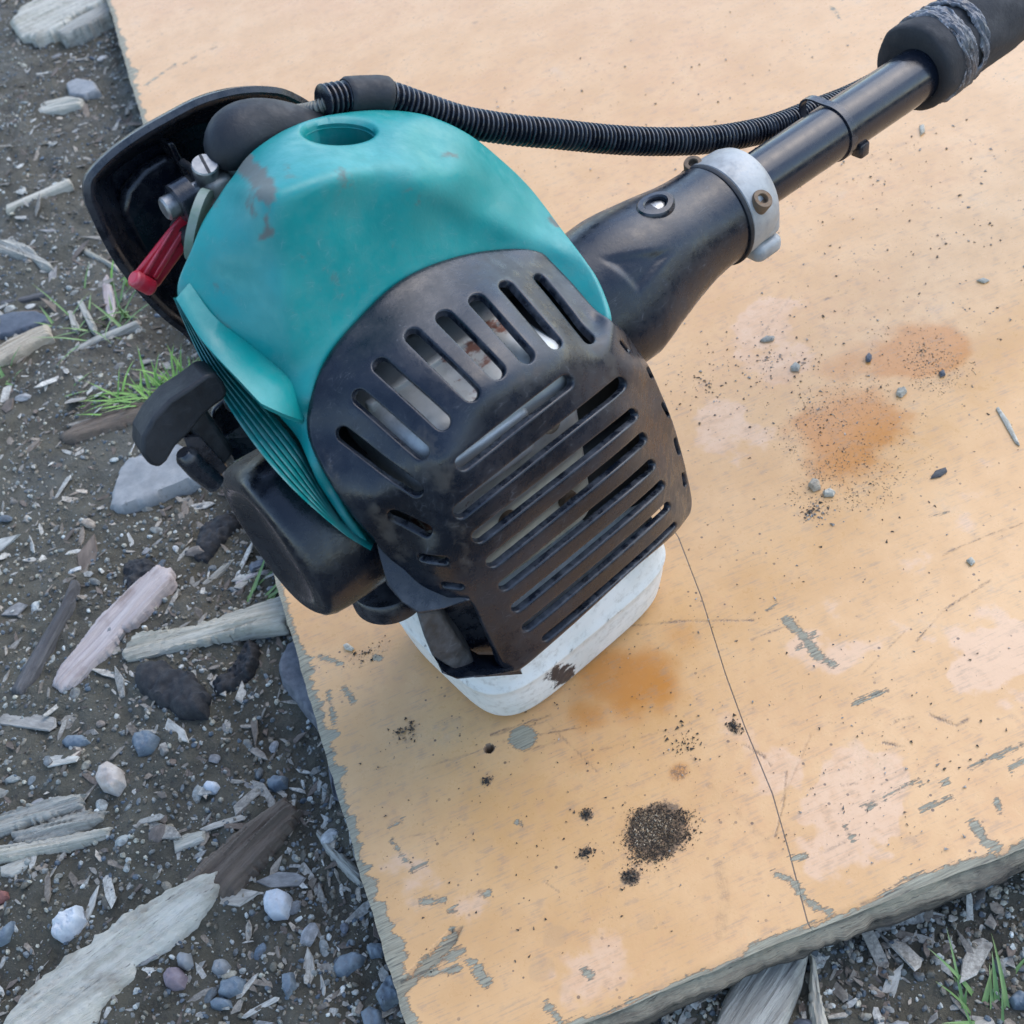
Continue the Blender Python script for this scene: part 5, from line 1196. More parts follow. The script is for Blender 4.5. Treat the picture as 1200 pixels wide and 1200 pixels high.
slab('charcoal_lump', CHAR, [(-0.1731,0.4281),(-0.1679,0.4411),(-0.1554,0.4396),(-0.1496,0.4283),(-0.1394,0.4199),(-0.1341,0.4018),(-0.1387,0.3894),(-0.1500,0.3941),(-0.1603,0.4064)], 0.01, rnd=0.6, amp=0.25, rag=0.0012, seed=17, label='broad black charred lump below the pale wood slab', cat='charcoal')
slab('charcoal_lump', CHAR, [(-0.1326,0.4102),(-0.1233,0.4146),(-0.1089,0.4291),(-0.1027,0.4271),(-0.1050,0.4112),(-0.1124,0.4045),(-0.1261,0.3996),(-0.1318,0.4007)], 0.01, rnd=0.6, amp=0.25, rag=0.0012, seed=18, label='narrow charred lump leaning on the pale wood slab', cat='charcoal')
slab('flat_rock', BARK, [(-0.0946,0.4038),(-0.0868,0.4142),(-0.0787,0.4163),(-0.0767,0.3994),(-0.0769,0.3782),(-0.0769,0.3551),(-0.0817,0.3513),(-0.0905,0.3764),(-0.0955,0.3909)], 0.01, rnd=0.35, amp=0.08, rag=0.0005, sink=0.1, seed=19, label='dark grey rock wedged at the left edge of the board', cat='rock')
slab('bark_strip', BARK, [(-0.0827,0.3488),(-0.0793,0.3493),(-0.0810,0.3295),(-0.0832,0.3123),(-0.0873,0.3158),(-0.0860,0.3319)], 0.005, rnd=0.6, amp=0.25, grain=-1.679, seed=20, label='thin grey bark strip pressed against the board edge', cat='bark')
slab('wood_chip', W_GREY, [(-0.0998,0.3018),(-0.0970,0.3024),(-0.0922,0.2894),(-0.0860,0.2793),(-0.0825,0.2698),(-0.0856,0.2648),(-0.0898,0.2718),(-0.0942,0.2818),(-0.0977,0.2921)], 0.005, rnd=0.5, amp=0.25, grain=-1.1952, rag=0.0008, seed=21, label='forked grey chip close to the board edge', cat='wood chip')
slab('stone', R_BLUE, [(-0.0920,0.2116),(-0.0844,0.2173),(-0.0811,0.2174),(-0.0804,0.2064),(-0.0907,0.2051)], 0.01, rnd=0.4, amp=0.08, seed=22, label='blue stone under the torn lower left corner of the board', cat='stone')
slab('stone', R_BLUE, [(-0.1008,0.2090),(-0.0957,0.2102),(-0.0916,0.2061),(-0.0916,0.1992),(-0.0966,0.1956),(-0.1009,0.2013)], 0.008, rnd=0.5, amp=0.08, seed=23, label='blue pebble at the bottom edge beside the board', cat='stone')
slab('stone', R_BLUE, [(-0.1074,0.2332),(-0.1031,0.2371),(-0.0955,0.2361),(-0.0920,0.2321),(-0.0955,0.2286),(-0.1032,0.2272),(-0.1069,0.2289)], 0.008, rnd=0.5, amp=0.08, seed=24, label='streaked blue stone near the board edge, larger of a pair', cat='stone')
slab('stone', R_BLUE, [(-0.0910,0.2358),(-0.0882,0.2370),(-0.0830,0.2347),(-0.0819,0.2300),(-0.0850,0.2276),(-0.0902,0.2300)], 0.008, rnd=0.7, amp=0.06, seed=25, label='round pale blue stone touching the board edge', cat='stone')
slab('stone', R_BLUE, [(-0.1588,0.2415),(-0.1562,0.2469),(-0.1489,0.2465),(-0.1455,0.2429),(-0.1481,0.2380),(-0.1553,0.2384)], 0.008, rnd=0.5, amp=0.08, seed=26, label='angular blue stone with white flecks right of the driftwood', cat='stone')
slab('stone', R_BLUE, [(-0.1631,0.2402),(-0.1590,0.2408),(-0.1539,0.2373),(-0.1538,0.2337),(-0.1600,0.2352),(-0.1629,0.2373)], 0.006, rnd=0.7, amp=0.05, seed=27, label='flat dark blue pebble below the angular blue stone', cat='stone')
slab('stone', R_BLUE, [(-0.1292,0.2381),(-0.1241,0.2374),(-0.1245,0.2303),(-0.1293,0.2268),(-0.1306,0.2322)], 0.007, rnd=0.5, amp=0.06, seed=28, label='upright dark blue stone sliver between driftwood and board', cat='stone')
slab('stone', R_PURP, [(-0.1819,0.2603),(-0.1789,0.2636),(-0.1742,0.2619),(-0.1718,0.2566),(-0.1738,0.2517),(-0.1790,0.2524),(-0.1817,0.2561)], 0.01, rnd=0.9, amp=0.06, seed=29, label='round purplish stone beside the driftwood', cat='stone')
slab('stone', R_WHITE, [(-0.1309,0.2778),(-0.1284,0.2812),(-0.1226,0.2803),(-0.1185,0.2757),(-0.1194,0.2698),(-0.1232,0.2662),(-0.1295,0.2682),(-0.1315,0.2727)], 0.01, rnd=0.9, amp=0.08, seed=30, label='round whitish speckled stone in dark soil right of the driftwood', cat='stone')
slab('stone', R_WHITE, [(-0.2305,0.3020),(-0.2291,0.3095),(-0.2219,0.3126),(-0.2151,0.3113),(-0.2141,0.3035),(-0.2198,0.2984),(-0.2266,0.2976)], 0.011, rnd=0.6, amp=0.12, seed=31, label='angular white and blue stone with black spots left of the driftwood', cat='stone')
slab('stone', R_BUFF, [(-0.2003,0.3775),(-0.1973,0.3842),(-0.1915,0.3846),(-0.1862,0.3776),(-0.1864,0.3690),(-0.1915,0.3651),(-0.1979,0.3703)], 0.012, rnd=0.9, amp=0.06, seed=32, label='rounded buff stone with a white top amid the shards', cat='stone')
slab('stone', R_BLUE, [(-0.1796,0.3925),(-0.1770,0.3975),(-0.1686,0.3955),(-0.1647,0.3890),(-0.1693,0.3834),(-0.1771,0.3827)], 0.008, rnd=0.6, amp=0.08, seed=33, label='blue grey stone right of the buff stone', cat='stone')
slab('stone', R_BLUE, [(-0.2165,0.4104),(-0.2114,0.4125),(-0.2039,0.4088),(-0.2007,0.4025),(-0.2066,0.4020),(-0.2140,0.4057)], 0.006, rnd=0.6, amp=0.08, seed=34, label='flat pale blue stone above the buff stone', cat='stone')
slab('stone', R_BLUE, [(-0.1169,0.3430),(-0.1121,0.3438),(-0.1063,0.3404),(-0.1083,0.3356),(-0.1148,0.3356),(-0.1177,0.3391)], 0.008, rnd=0.6, amp=0.08, seed=35, label='blue stone near the board edge in fine chips', cat='stone')
slab('stone', R_WHITE, [(-0.1487,0.3523),(-0.1455,0.3545),(-0.1413,0.3518),(-0.1402,0.3481),(-0.1433,0.3459),(-0.1475,0.3485)], 0.006, rnd=0.7, amp=0.05, seed=36, label='small white oval stone alone on dark soil', cat='stone')
slab('stone', R_RED, [(-0.2611,0.3403),(-0.2575,0.3410),(-0.2515,0.3368),(-0.2508,0.3327),(-0.2562,0.3323),(-0.2613,0.3347)], 0.006, rnd=0.5, amp=0.08, seed=37, label='brick red stone at the left edge below the shards', cat='stone')
slab('stone', R_BLUE, [(-0.2589,0.3123),(-0.2535,0.3158),(-0.2482,0.3183),(-0.2475,0.3144),(-0.2521,0.3101),(-0.2573,0.3098)], 0.006, rnd=0.6, amp=0.06, seed=38, label='narrow blue stone at the left edge below the red stone', cat='stone')
slab('stone', R_GREY, [(-0.1606,0.2547),(-0.1581,0.2591),(-0.1534,0.2574),(-0.1517,0.2532),(-0.1540,0.2501),(-0.1587,0.2513)], 0.008, rnd=0.8, amp=0.08, seed=39, label='lumpy grey stone above the angular blue stone', cat='stone')
slab('stone', R_GREY, [(-0.1744,0.2665),(-0.1716,0.2682),(-0.1678,0.2656),(-0.1679,0.2605),(-0.1713,0.2596),(-0.1746,0.2627)], 0.008, rnd=0.8, amp=0.05, seed=40, label='grey brown oval stone just above the purplish stone', cat='stone')
slab('slate_piece', SLATE, [(-0.2405,0.8459),(-0.2228,0.8452),(-0.2024,0.8327),(-0.1930,0.8179),(-0.1951,0.8096),(-0.2074,0.8119),(-0.2280,0.8148),(-0.2416,0.8191)], 0.008, rnd=0.2, amp=0.04, rag=0.0005, seed=41, label='dark slate piece at the left edge beside a pale stick', cat='slate')
slab('wood_stick', W_TAN, [(-0.2409,0.7912),(-0.2236,0.7981),(-0.2063,0.8007),(-0.1940,0.8007),(-0.1925,0.7846),(-0.2077,0.7809),(-0.2249,0.7741),(-0.2417,0.7728)], 0.009, rnd=0.4, amp=0.1, grain=0.2538, seed=42, label='tan sawn stick at the left edge below the slate', cat='wood stick')
slab('wood_shard', W_GREY, [(-0.2356,0.9621),(-0.2169,0.9530),(-0.1995,0.9265),(-0.1974,0.9138),(-0.1871,0.8929),(-0.1851,0.8809),(-0.1949,0.8876),(-0.2022,0.9090),(-0.2149,0.9206),(-0.2362,0.9468)], 0.006, rnd=0.4, amp=0.25, grain=-0.9972, rag=0.0008, seed=43, label='splintered white shard at the left edge above the slate', cat='wood shard')
slab('wood_stick', W_PALE, [(-0.2178,1.0075),(-0.1939,1.0085),(-0.1696,1.0126),(-0.1583,1.0137),(-0.1576,1.0036),(-0.1786,1.0003),(-0.2026,0.9963),(-0.2184,0.9957)], 0.005, rnd=0.6, amp=0.15, grain=0.1747, seed=44, label='thin pale stick on the soil left of the air cleaner', cat='wood stick')
slab('wood_shard', W_WHITE, [(-0.1806,1.1766),(-0.1684,1.1863),(-0.1466,1.1803),(-0.1321,1.1643),(-0.1366,1.1543),(-0.1575,1.1559),(-0.1761,1.1652)], 0.006, rnd=0.5, amp=0.2, grain=-0.27, seed=45, label='white wood shard on the soil left of the far board', cat='wood shard')
slab('plank', W_WHITE, [(-0.1870,1.3869),(-0.1725,1.4165),(-0.1350,1.4472),(-0.0619,1.4596),(-0.0496,1.3921),(-0.0829,1.3457),(-0.1145,1.3403),(-0.1394,1.3196),(-0.1642,1.3183),(-0.1817,1.3434)], 0.02, rnd=0.1, amp=0.1, dome=0.35, rag=0.0022, grain=0.262, sink=0, seed=46, label='splintered pale plank end in the top left corner', cat='plank')
slab('plank', W_GREY, [(-0.1415,1.3168),(-0.1131,1.3341),(-0.0811,1.3441),(-0.0407,1.3835),(-0.0345,1.3563),(-0.0784,1.3168),(-0.1083,1.3057),(-0.1369,1.3033)], 0.014, rnd=0.15, amp=0.08, dome=0.35, rag=0.0012, grain=0.363, sink=0, seed=47, label='thin grey batten beside the splintered plank in the top left corner', cat='batten')
slab('flat_stone', R_GREY, [(-0.1459,1.2081),(-0.1327,1.2135),(-0.1168,1.1918),(-0.1139,1.1691),(-0.1301,1.1666),(-0.1446,1.1826)], 0.008, rnd=0.2, amp=0.04, seed=48, label='flat bluish grey stone half buried near the far board edge', cat='stone')
slab('wood_chip', W_GREY, [(-0.1794,0.8136),(-0.1752,0.8132),(-0.1717,0.7848),(-0.1741,0.7817),(-0.1777,0.7864)], 0.005, rnd=0.4, amp=0.1, grain=-1.4255, seed=49, label='small upright grey chip at the slate end, left of a pair', cat='wood chip')
slab('wood_chip', W_GREY, [(-0.1715,0.8229),(-0.1658,0.8240),(-0.1601,0.7841),(-0.1603,0.7703),(-0.1647,0.7801),(-0.1680,0.8012)], 0.005, rnd=0.4, amp=0.1, grain=-1.3885, seed=50, label='longer grey chip at the slate end, right of a pair', cat='wood chip')
slab('dead_leaf', W_PINK, [(-0.1505,0.8412),(-0.1442,0.8524),(-0.1426,0.8169),(-0.1433,0.7990),(-0.1494,0.7817),(-0.1513,0.8020),(-0.1511,0.8227)], 0.003, rnd=0.4, amp=0.2, grain=-1.6182, seed=51, label='pale lilac dead leaf standing in the smaller grass tuft', cat='leaf')
slab('twig', W_GREY, [(-0.2093,0.7640),(-0.1904,0.7662),(-0.1629,0.7709),(-0.1288,0.7714),(-0.1275,0.7659),(-0.1623,0.7637),(-0.1896,0.7590),(-0.2084,0.7579)], 0.003, rnd=0.9, amp=0.1, grain=0.1036, seed=52, label='long thin twig between the two grass tufts', cat='twig')
slab('twig', W_PALE, [(-0.1812,0.9477),(-0.1566,0.9016),(-0.1347,0.8590),(-0.1360,0.8546),(-0.1587,0.8961),(-0.1831,0.9433)], 0.003, rnd=0.9, amp=0.1, grain=-1.0917, seed=53, label='pale straw pointing at the air cleaner', cat='twig')
slab('twig', W_DARK, [(-0.2323,0.8691),(-0.2076,0.8612),(-0.1898,0.8580),(-0.1903,0.8520),(-0.2081,0.8539),(-0.2327,0.8617)], 0.003, rnd=0.9, amp=0.1, grain=-0.2277, seed=54, label='dark twig just above the slate piece', cat='twig')
slab('twig', W_BROWN, [(-0.2329,0.8569),(-0.2054,0.8408),(-0.1934,0.8315),(-0.1937,0.8268),(-0.2059,0.8338),(-0.2332,0.8497)], 0.003, rnd=0.9, amp=0.1, grain=-0.5482, seed=55, label='brown twig touching the top of the slate piece', cat='twig')
slab('twig', W_GREY, [(-0.1281,0.4906),(-0.1113,0.4996),(-0.0985,0.5036),(-0.0980,0.5003),(-0.1112,0.4943),(-0.1268,0.4856)], 0.003, rnd=0.9, amp=0.1, grain=0.4456, seed=56, label='grey twig under the round starter housing', cat='twig')
slab('twig', W_PINK, [(-0.1073,0.4805),(-0.0946,0.4822),(-0.0849,0.4796),(-0.0855,0.4764),(-0.0948,0.4786),(-0.1064,0.4771)], 0.002, rnd=0.9, amp=0.1, grain=-0.0275, seed=57, label='reddish straw beside the green blades under the starter housing', cat='twig')
slab('wood_flap', W_GREY, [(0.0374,0.1423),(0.0452,0.1499),(0.0554,0.1566),(0.0652,0.1638),(0.0759,0.1688),(0.0920,0.1614),(0.0869,0.1539),(0.0774,0.1429),(0.0701,0.1369),(0.0590,0.1274),(0.0430,0.1222),(0.0336,0.1333)], 0.007, rnd=0.25, amp=0.06, grain=0.5068, sink=-0.15, seed=58, label='broad grey bark flap sticking out below the board front edge', cat='bark')
slab('wood_shard', W_PALE, [(0.0875,0.1536),(0.0876,0.1497),(0.0825,0.1369),(0.0789,0.1240),(0.0727,0.1162),(0.0703,0.1225),(0.0765,0.1359)], 0.006, rnd=0.5, amp=0.25, grain=-1.949, rag=0.0006, seed=59, label='pale narrow shard beside the bark flap below the board', cat='wood shard')
slab('wood_chip', W_TAN, [(0.1682,0.1474),(0.1730,0.1484),(0.1727,0.1445),(0.1691,0.1429),(0.1671,0.1447)], 0.003, rnd=0.4, amp=0.1, seed=60, label='white flake on the soil right below the board edge', cat='wood chip')
slab('stone', R_GREY, [(0.1002,0.1164),(0.1050,0.1167),(0.1088,0.1143),(0.1081,0.1097),(0.0997,0.1096)], 0.008, rnd=0.6, amp=0.08, seed=61, label='grey stone at the bottom edge in the soil below the board', cat='stone')
slab('stone', R_BLUE, [(0.1497,0.1069),(0.1546,0.1083),(0.1576,0.1051),(0.1543,0.1005),(0.1491,0.1028)], 0.008, rnd=0.6, amp=0.08, seed=62, label='dark blue stone beside the weed at the right edge', cat='stone')
# small grey bits lying on the board
slab('wood_chip', W_PALE, [(0.2800,0.3947),(0.2845,0.3942),(0.2834,0.3901),(0.2786,0.3884),(0.2774,0.3915)], 0.0022, rnd=.5, amp=.1, z=.0006, seed=203, label='pale wood flake right of the damp sand stain', cat='wood chip')
slab('wood_chip', W_PALE, [(0.2075,0.3498),(0.2117,0.3501),(0.2131,0.3466),(0.2108,0.3445),(0.2068,0.3469)], 0.0022, rnd=.5, amp=.1, z=.0006, seed=204, label='white wood flake below the damp sand stain', cat='wood chip')
slab('wood_chip', W_TAN, [(0.2035,0.3577),(0.2075,0.3602),(0.2096,0.3569),(0.2079,0.3523),(0.2037,0.3528)], 0.003, rnd=.5, amp=.1, z=.0006, seed=205, label='brown curled flake left of the white flake below the stain', cat='wood chip')
slab('wood_sliver', W_WHITE, [(0.3150,0.3557),(0.3168,0.3560),(0.3149,0.3445),(0.3104,0.3305),(0.3090,0.3272),(0.3083,0.3297),(0.3116,0.3429)], 0.0012, rnd=.5, amp=.1, z=.0006, seed=206, label='thin white sliver on the board at the right edge', cat='wood sliver')
slab('dead_leaf', W_DARK, [(0.2587,0.3307),(0.2638,0.3339),(0.2694,0.3333),(0.2685,0.3304),(0.2637,0.3292)], 0.0012, rnd=.5, amp=.1, z=.0006, seed=207, label='tiny grey leaf scrap on the board below the sliver', cat='dead leaf')
slab('wood_chip', W_GREY, [(0.2400,0.4416),(0.2445,0.4438),(0.2456,0.4397),(0.2426,0.4365),(0.2394,0.4385)], 0.002, rnd=.5, amp=.1, z=.0006, seed=208, label='grey crumb of wood beside the green straw on the board', cat='wood chip')
slab('pebble', SLATE, [(0.2796,0.4263),(0.2831,0.4283),(0.2831,0.4249),(0.2801,0.4217),(0.2781,0.4230)], 0.002, rnd=.5, amp=.1, z=.0006, seed=209, label='dark pebble at the edge of the orange damp stain', cat='pebble')
slab('wood_chip', W_GREY, [(0.2369,0.4716),(0.2416,0.4730),(0.2455,0.4696),(0.2432,0.4675),(0.2379,0.4692)], 0.0015, rnd=.5, amp=.1, z=.0006, seed=210, label='dark wood scrap above the green straw on the board', cat='wood chip')
slab('wood_chip', W_PALE, [(0.3676,0.4489),(0.3721,0.4486),(0.3738,0.4446),(0.3698,0.4445)], 0.0012, rnd=.5, amp=.1, z=.0006, seed=211, label='small pale flake on the board at the far right', cat='wood chip')
slab('wood_chip', W_PALE, [(0.2436,0.2779),(0.2468,0.2785),(0.2467,0.2750),(0.2438,0.2742)], 0.0016, rnd=.5, amp=.1, z=.0006, seed=212, label='pale flake right of centre on the board', cat='wood chip')
slab('wood_chip', W_WHITE, [(-0.0546,0.3809),(-0.0522,0.3808),(-0.0497,0.3759),(-0.0513,0.3750),(-0.0544,0.3778)], 0.0014, rnd=.5, amp=.1, z=.0006, seed=213, label='tiny white flake on the board by the left edge', cat='wood chip')
slab('wood_chip', W_PALE, [(0.4309,0.6048),(0.4346,0.6045),(0.4311,0.5981),(0.4261,0.5955)], 0.002, rnd=.5, amp=.1, z=.0006, seed=214, label='white flake on the board below the tube grip', cat='wood chip')
slab('pebble', SLATE, [(0.3060,0.3943),(0.3094,0.3946),(0.3079,0.3907),(0.3049,0.3910)], 0.002, rnd=.5, amp=.1, z=.0006, seed=215, label='dark pebble on the board right of the stain', cat='pebble')

# countable pebbles and chips too alike to tell apart: single objects sharing a few meshes
def loose(name, shapes, mats, probs, n, smin, smax, zs, label, cat, group, elong):
    p = place(n * 1); s_ = smin + (smax - smin) * rng.uniform(0, 1, n) ** 1.6
    meshes = {}
    for ci, (cn, mt) in enumerate(mats):
        meshes[ci] = []
        for V, F in shapes:
            me = mesh_np(name, V, F, True, 35); me.materials.append(mt); meshes[ci].append(me)
    for i in range(n):
        ci = int(rng.choice(len(mats), p=probs)); x, y = p[i]
        if y < front_y(x) and x > BX0: where = 'in the soil below the front board edge'
        elif y < .30: where = 'near the big bleached driftwood'
        elif y < .42: where = 'among the shards and charcoal at lower left'
        elif y < .62: where = 'on the mud left of the starter'
        elif y < .90: where = 'on the soil by the grass tufts'
        else: where = 'on the far soil beside the board'
        size = 'larger' if s_[i] > smin + (smax - smin) * .45 else 'small'
        o = bpy.data.objects.new(name, meshes[ci][int(rng.integers(len(shapes)))]); COL.objects.link(o)
        z = float(ground_h(p[i:i + 1, 0], p[i:i + 1, 1])[0]) + s_[i] * zs * .25
        o.location = (x, y, z); o.scale = (s_[i] * rng.uniform(*elong), s_[i] * rng.uniform(.6, 1), s_[i] * zs)
        o.rotation_euler = (rng.normal(0, .2), rng.normal(0, .2), rng.uniform(0, 6.28))
        tag(o, '%s %s %s %s' % (size, mats[ci][0], label, where), cat, '%s %s %s' % (mats[ci][0], group, where))
def unitmat(name, cols, rough):
    M = Mat(name); rnd = M.node('ShaderNodeObjectInfo').outputs['Random']; o = M.obj()
    r = M.node('ShaderNodeValToRGB', {'Fac': rnd}); r.color_ramp.interpolation = 'CONSTANT'
    while len(r.color_ramp.elements) < len(cols): r.color_ramp.elements.new(.5)
    for k, c in enumerate(cols): r.color_ramp.elements[k].position = k / len(cols); r.color_ramp.elements[k].color = (*c, 1)
    n = M.noise(o, 1.6, 5, .65); n2 = M.noise(o, 7, 4, .7)
    c = M.node('ShaderNodeHueSaturation', {'Color': r.outputs[0], 'Value': M.ramp(n, .25, .75, .6, 1.35)}).outputs[0]
    c = M.mix(M.ramp(n2, .58, .72, 0, .5), c, (.075, .06, .048))
    return M.out(c, rough, M.bump(M.math('ADD', n, n2), .4, .0006))
SMATS = [(c, unitmat('loose_stone_' + c.replace(' ', '_'), cols, .68)) for c, cols in (('grey', [(.19, .19, .185), (.28, .28, .27)]), ('dark blue grey', [(.095, .11, .135), (.14, .155, .175)]), ('whitish', [(.46, .46, .43), (.38, .38, .36)]), ('buff', [(.36, .32, .26), (.30, .25, .19)]), ('brown', [(.15, .12, .095), (.20, .165, .13)]))]
WMATS = [(c, unitmat('loose_wood_' + c, cols, .85)) for c, cols in (('pale', [(.44, .42, .36), (.38, .35, .29)]), ('grey', [(.29, .275, .24), (.24, .23, .21)]), ('brown', [(.19, .15, .11), (.14, .11, .085)]))]
loose('pebble', [(stone_shape(2, 90 + k), ico(2)[1]) for k in range(9)], SMATS, [.3, .2, .14, .18, .18], 120, .0026, .0056, .6, 'pebble lying loose', 'pebble', 'pebbles', (1, 1.6))
loose('wood_flake', [chip_shape(60 + k) for k in range(12)], WMATS, [.45, .33, .22], 150, .003, .0080, .13, 'weathered wood flake', 'wood flake', 'wood flakes', (1.2, 3.4))

# ------------------------------------------------------------------ crumbs and the heap of wet sawdust on the board
def crumbs(name, clusters, mat, label, kind='stuff'):
    Ps, Ss, Cs = [], [], []
    for cx, cy, rx, ry, n, smin, smax, cols, heap, rim in clusters:
        t = rng.uniform(0, 2 * math.pi, n); r = np.sqrt(rng.uniform(rim, 1, n)) if rim >= 0 else np.abs(rng.normal(0, .55, n))
        wob = 1 + .10 * np.sin(3 * t + cx * 50) + .10 * np.sin(7 * t + cy * 90) + rng.normal(0, .09, n)
        x = cx + rx * r * np.cos(t) * wob; y = cy + ry * r * np.sin(t) * wob
        s_ = smin + (smax - smin) * rng.uniform(0, 1, n) ** 3
        z = s_ * .5 + heap * np.clip(1 - r, 0, 1) * rng.uniform(0, 1, n)
        Ps.append(np.stack([x, y, z], 1)); Ss.append(s_); cc = np.array(cols); Cs.append(cc[rng.integers(0, len(cc), n)] * rng.uniform(.7, 1.3, (n, 1)))
    P_ = np.vstack(Ps); s_ = np.concatenate(Ss); C_ = np.vstack(Cs)
    ok = (P_[:, 0] > BX0 + .003) & (P_[:, 1] > front_y(P_[:, 0]) + .003)
    P_, s_, C_ = P_[ok], s_[ok], C_[ok]; n = len(s_)
    V0 = np.array([(1, 0, -.3), (-.5, .87, -.3), (-.5, -.87, -.3), (.3, .2, .8), (-.3, -.1, .7)]); F0 = np.array([(0, 1, 3), (1, 4, 3), (1, 2, 4), (2, 0, 4), (0, 3, 4)])
    sc = np.stack([s_ * rng.uniform(.8, 1.8, n), s_ * rng.uniform(.6, 1, n), s_ * rng.uniform(.4, .9, n)], 1)
    V, F, C = merge([(V0, F0)], P_, sc, rot_batch(n, True), C_, np.zeros(n, int))
    me = mesh_np(name, V, F, False); cattr(me, 'Col', C)
    return tag(link(name, me, mat), label, kind=kind)
DK = [(.035, .027, .02), (.06, .045, .033), (.10, .075, .05), (.02, .017, .014)]
SD = [(.30, .21, .12), (.20, .13, .07), (.42, .33, .22), (.06, .045, .03), (.12, .08, .05)]
PL = [(.07, .045, .025), (.12, .075, .04), (.045, .03, .02), (.20, .13, .07)]
SN = [(.34, .24, .14), (.24, .16, .09), (.44, .34, .22), (.15, .10, .06)]
MX = [(.07, .055, .04), (.15, .11, .075), (.22, .20, .17), (.33, .30, .26)]
crumbs('sawdust_heap', [(0.0489,0.2166,0.0148,0.0120,2300,0.0002,0.0008,PL,0.0006,0), (0.0478,0.2194,0.0097,0.0075,2300,0.0002,0.0007,SD,0.0012,0), (0.0484,0.2156,0.0184,0.0147,500,0.0002,0.0006,PL,0,0), (0.0298,0.2032,0.0047,0.0038,180,0.0003,0.0009,DK,0.0006,-1), (0.0243,0.2374,0.0034,0.0032,90,0.0003,0.001,DK,0.0005,-1), (0.0169,0.2219,0.0045,0.0030,100,0.0003,0.001,DK,0.0005,-1)], CRUMB, 'dark damp sawdust heap on the board in front of the tank')
crumbs('dirt_crumbs', [(0.2425,0.3777,0.0394,0.0429,1500,0.0002,0.0006,SN,0,0), (0.2264,0.3512,0.0320,0.0235,1100,0.0002,0.0006,SN,0,0), (0.3072,0.3960,0.0178,0.0190,800,0.0002,0.0006,SN,0,0), (0.3092,0.4156,0.0362,0.0347,400,0.0002,0.0006,SN,0,-1), (0.2370,0.4041,0.0585,0.0688,260,0.0002,0.001,MX,0,-1), (0.2335,0.4561,0.0577,0.0689,170,0.0003,0.0011,MX,0,-1), (0.1942,0.4554,0.0343,0.0414,100,0.0003,0.0011,MX,0,-1), (0.2816,0.4423,0.1353,0.1578,420,0.0002,0.0009,MX,0,0), (0.1272,0.2612,0.1044,0.0838,380,0.0002,0.0008,MX,0,0), (-0.0059,0.2544,0.0954,0.0687,240,0.0002,0.0007,DK,0,0), (-0.0416,0.3164,0.0109,0.0094,30,0.0003,0.0012,DK,0,-1), (-0.0444,0.3707,0.0140,0.0074,50,0.0003,0.0012,DK,0,-1), (-0.0370,0.3167,0.0061,0.0047,24,0.0003,0.0013,DK,0,-1), (0.3011,0.7087,0.2063,0.1520,240,0.0003,0.0012,MX,0,0), (0.3876,0.5168,0.0742,0.1204,200,0.0003,0.0012,MX,0,0), (0.1547,0.1984,0.0519,0.0427,130,0.0002,0.0009,MX,0,0), (0.0780,0.2510,0.0097,0.0130,60,0.0003,0.0012,DK,0,-1), (-0.0109,0.2734,0.0033,0.0031,40,0.0003,0.0012,DK,0,-1), (0.1023,0.2476,0.0035,0.0053,70,0.0003,0.0011,DK,0,-1), (0.1958,0.3417,0.0107,0.0103,110,0.0003,0.0013,MX,0,-1)], CRUMB, 'fine sand and dirt crumbs sprinkled over the orange board')

# ------------------------------------------------------------------ grass and weeds
def grass_mat(name, a, b):
    M = Mat(name); o = M.obj(); n = M.noise(o, 90, 3)
    c = M.mix(M.ramp(n, .3, .7), a, b); c = M.mix(M.ramp(M.attr('tip'), .75, 1.0, 0, .35), c, (.42, .40, .20))
    return M.out(c, .5, Subsurface_Weight=.15, Subsurface_Radius=(.002, .003, .001))
GR = grass_mat('fresh_grass', (.10, .24, .035), (.22, .40, .075)); GR2 = grass_mat('dull_grass', (.10, .20, .055), (.20, .30, .10))
def blade(base, az, length, width, bend, lift, n=7):
    V = []; T = []
    d = np.array([math.cos(az), math.sin(az)]); nrm2 = np.array([-d[1], d[0]])
    x, z, th = 0., 0., lift
    for k in range(n):
        t = k / (n - 1); wd = width * (1 - t ** 1.8) * .5 + .00005
        c = np.array([base[0] + d[0] * x, base[1] + d[1] * x, base[2] + z])
        V += [c + np.array([*(nrm2 * wd), 0]), c + np.array([0, 0, -wd * .5]), c - np.array([*(nrm2 * wd), 0])]; T += [t] * 3
        x += math.cos(th) * length / (n - 1); z += math.sin(th) * length / (n - 1); th -= bend / (n - 1)
    F = []
    for k in range(n - 1):
        a = 3 * k; F += [[a, a + 1, a + 4, a + 3], [a + 1, a + 2, a + 5, a + 4]]
    return V, F, T
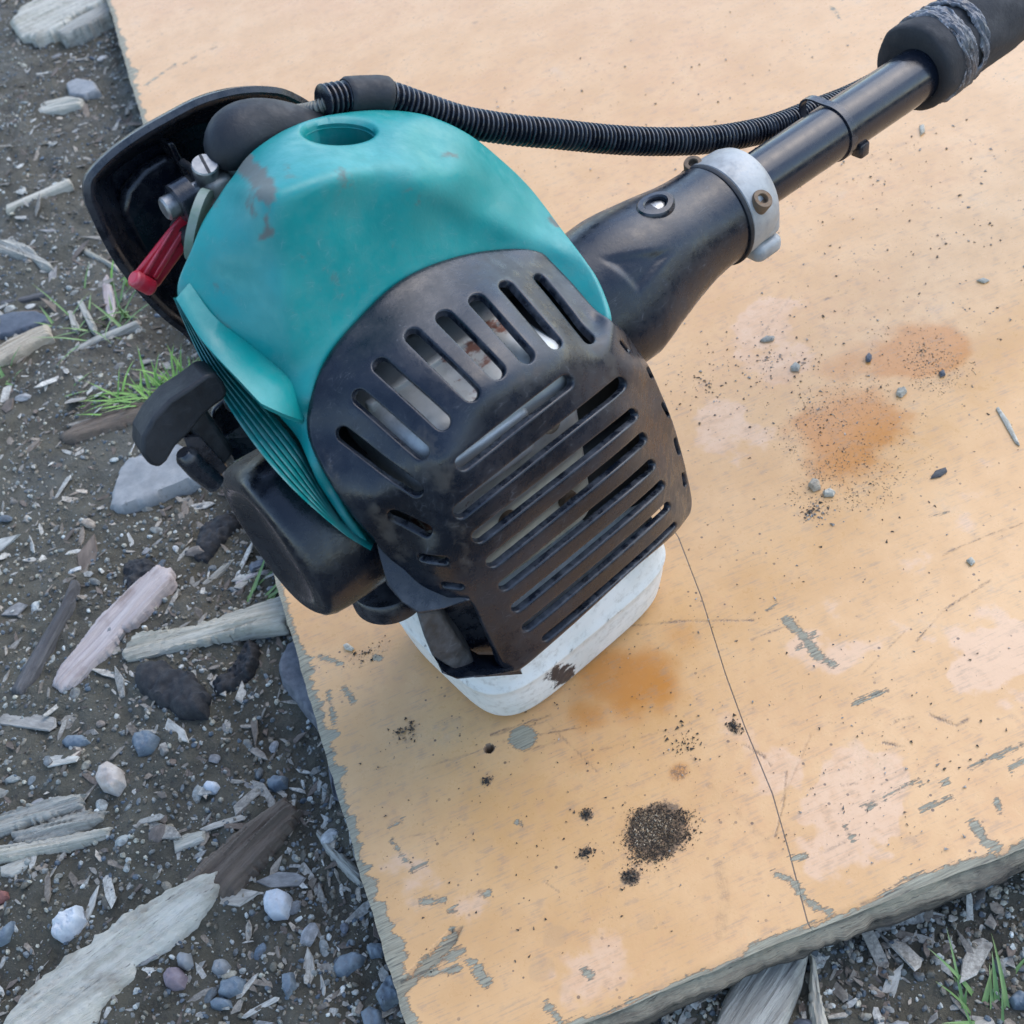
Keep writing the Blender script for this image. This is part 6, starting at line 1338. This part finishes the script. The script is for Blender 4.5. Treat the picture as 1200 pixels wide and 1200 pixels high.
def tuft(name, centre, n, lmin, lmax, wd, mat, label, cat, spread=.008, az=None, azs=3.14, liftr=(.3, 1.3), bendr=(.2, 1.2), seed=1):
    r = np.random.default_rng(seed); V, F, T = [], [], []
    z0 = float(ground_h(np.array([centre[0]]), np.array([centre[1]]))[0]) - .002
    for k in range(n):
        a = r.uniform(0, 6.28) if az is None else az + r.normal(0, azs)
        b = (r.normal(0, spread), r.normal(0, spread), 0)
        v, f, t = blade(b, a, r.uniform(lmin, lmax), wd * r.uniform(.6, 1.2), r.uniform(*bendr), r.uniform(*liftr))
        F += [[len(V) + i for i in q] for q in f]; V += v; T += t
    me = mesh_np(name, V, F, True); fattr(me, 'tip', T)
    o = link(name, me, mat); o.location = (centre[0], centre[1], z0)
    return tag(o, label, cat)
tuft('grass_tuft', (-0.1146,0.6733), 100, .012, .034, .0022, GR, 'bright green grass tuft just left of the starter handle', 'grass tuft', .009, .4, 1.4, (.5, 1.4), (.2, 1.1), 1)
tuft('grass_tuft', (-0.1403,0.6794), 46, .014, .040, .0020, GR, 'low grass tuft spreading left beside the bright green tuft', 'grass tuft', .008, 2.6, .9, (.15, .8), (.2, .9), 2)
tuft('grass_tuft', (-0.1572,0.7932), 34, .02, .055, .0024, GR2, 'sparse grass tuft around the lilac dead leaf', 'grass tuft', .012, None, 1, (.15, 1.2), (.2, 1.0), 3)
tuft('grass_seedling', (-0.1367,0.8322), 7, .012, .034, .0028, GR, 'small seedling under the air cleaner case rim', 'seedling', .005, None, 1, (.2, .9), (.3, 1.0), 4)
tuft('grass_seedling', (-0.232,0.7604), 9, .010, .026, .0026, GR2, 'low green seedling at the left edge below the tan stick', 'seedling', .006, None, 1, (.2, .9), (.3, 1.0), 5)
tuft('grass_sprig', (-0.103,0.4593), 6, .030, .046, .0024, GR2, 'few green blades lying beneath the starter housing', 'grass', .004, .35, .35, (.05, .35), (.0, .4), 6)
tuft('weed', (0.14,0.108), 15, .014, .044, .0022, GR2, 'green weed with thin stems in the bottom right corner', 'weed', .007, 1.2, 1.3, (.3, 1.4), (.1, 1.0), 7)
tuft('grass_seedling', (-0.1892,0.7174), 5, .012, .03, .0016, GR2, 'thin green shoot on the mud left of the grass tufts', 'seedling', .004, .5, .5, (.1, .4), (.1, .4), 8)
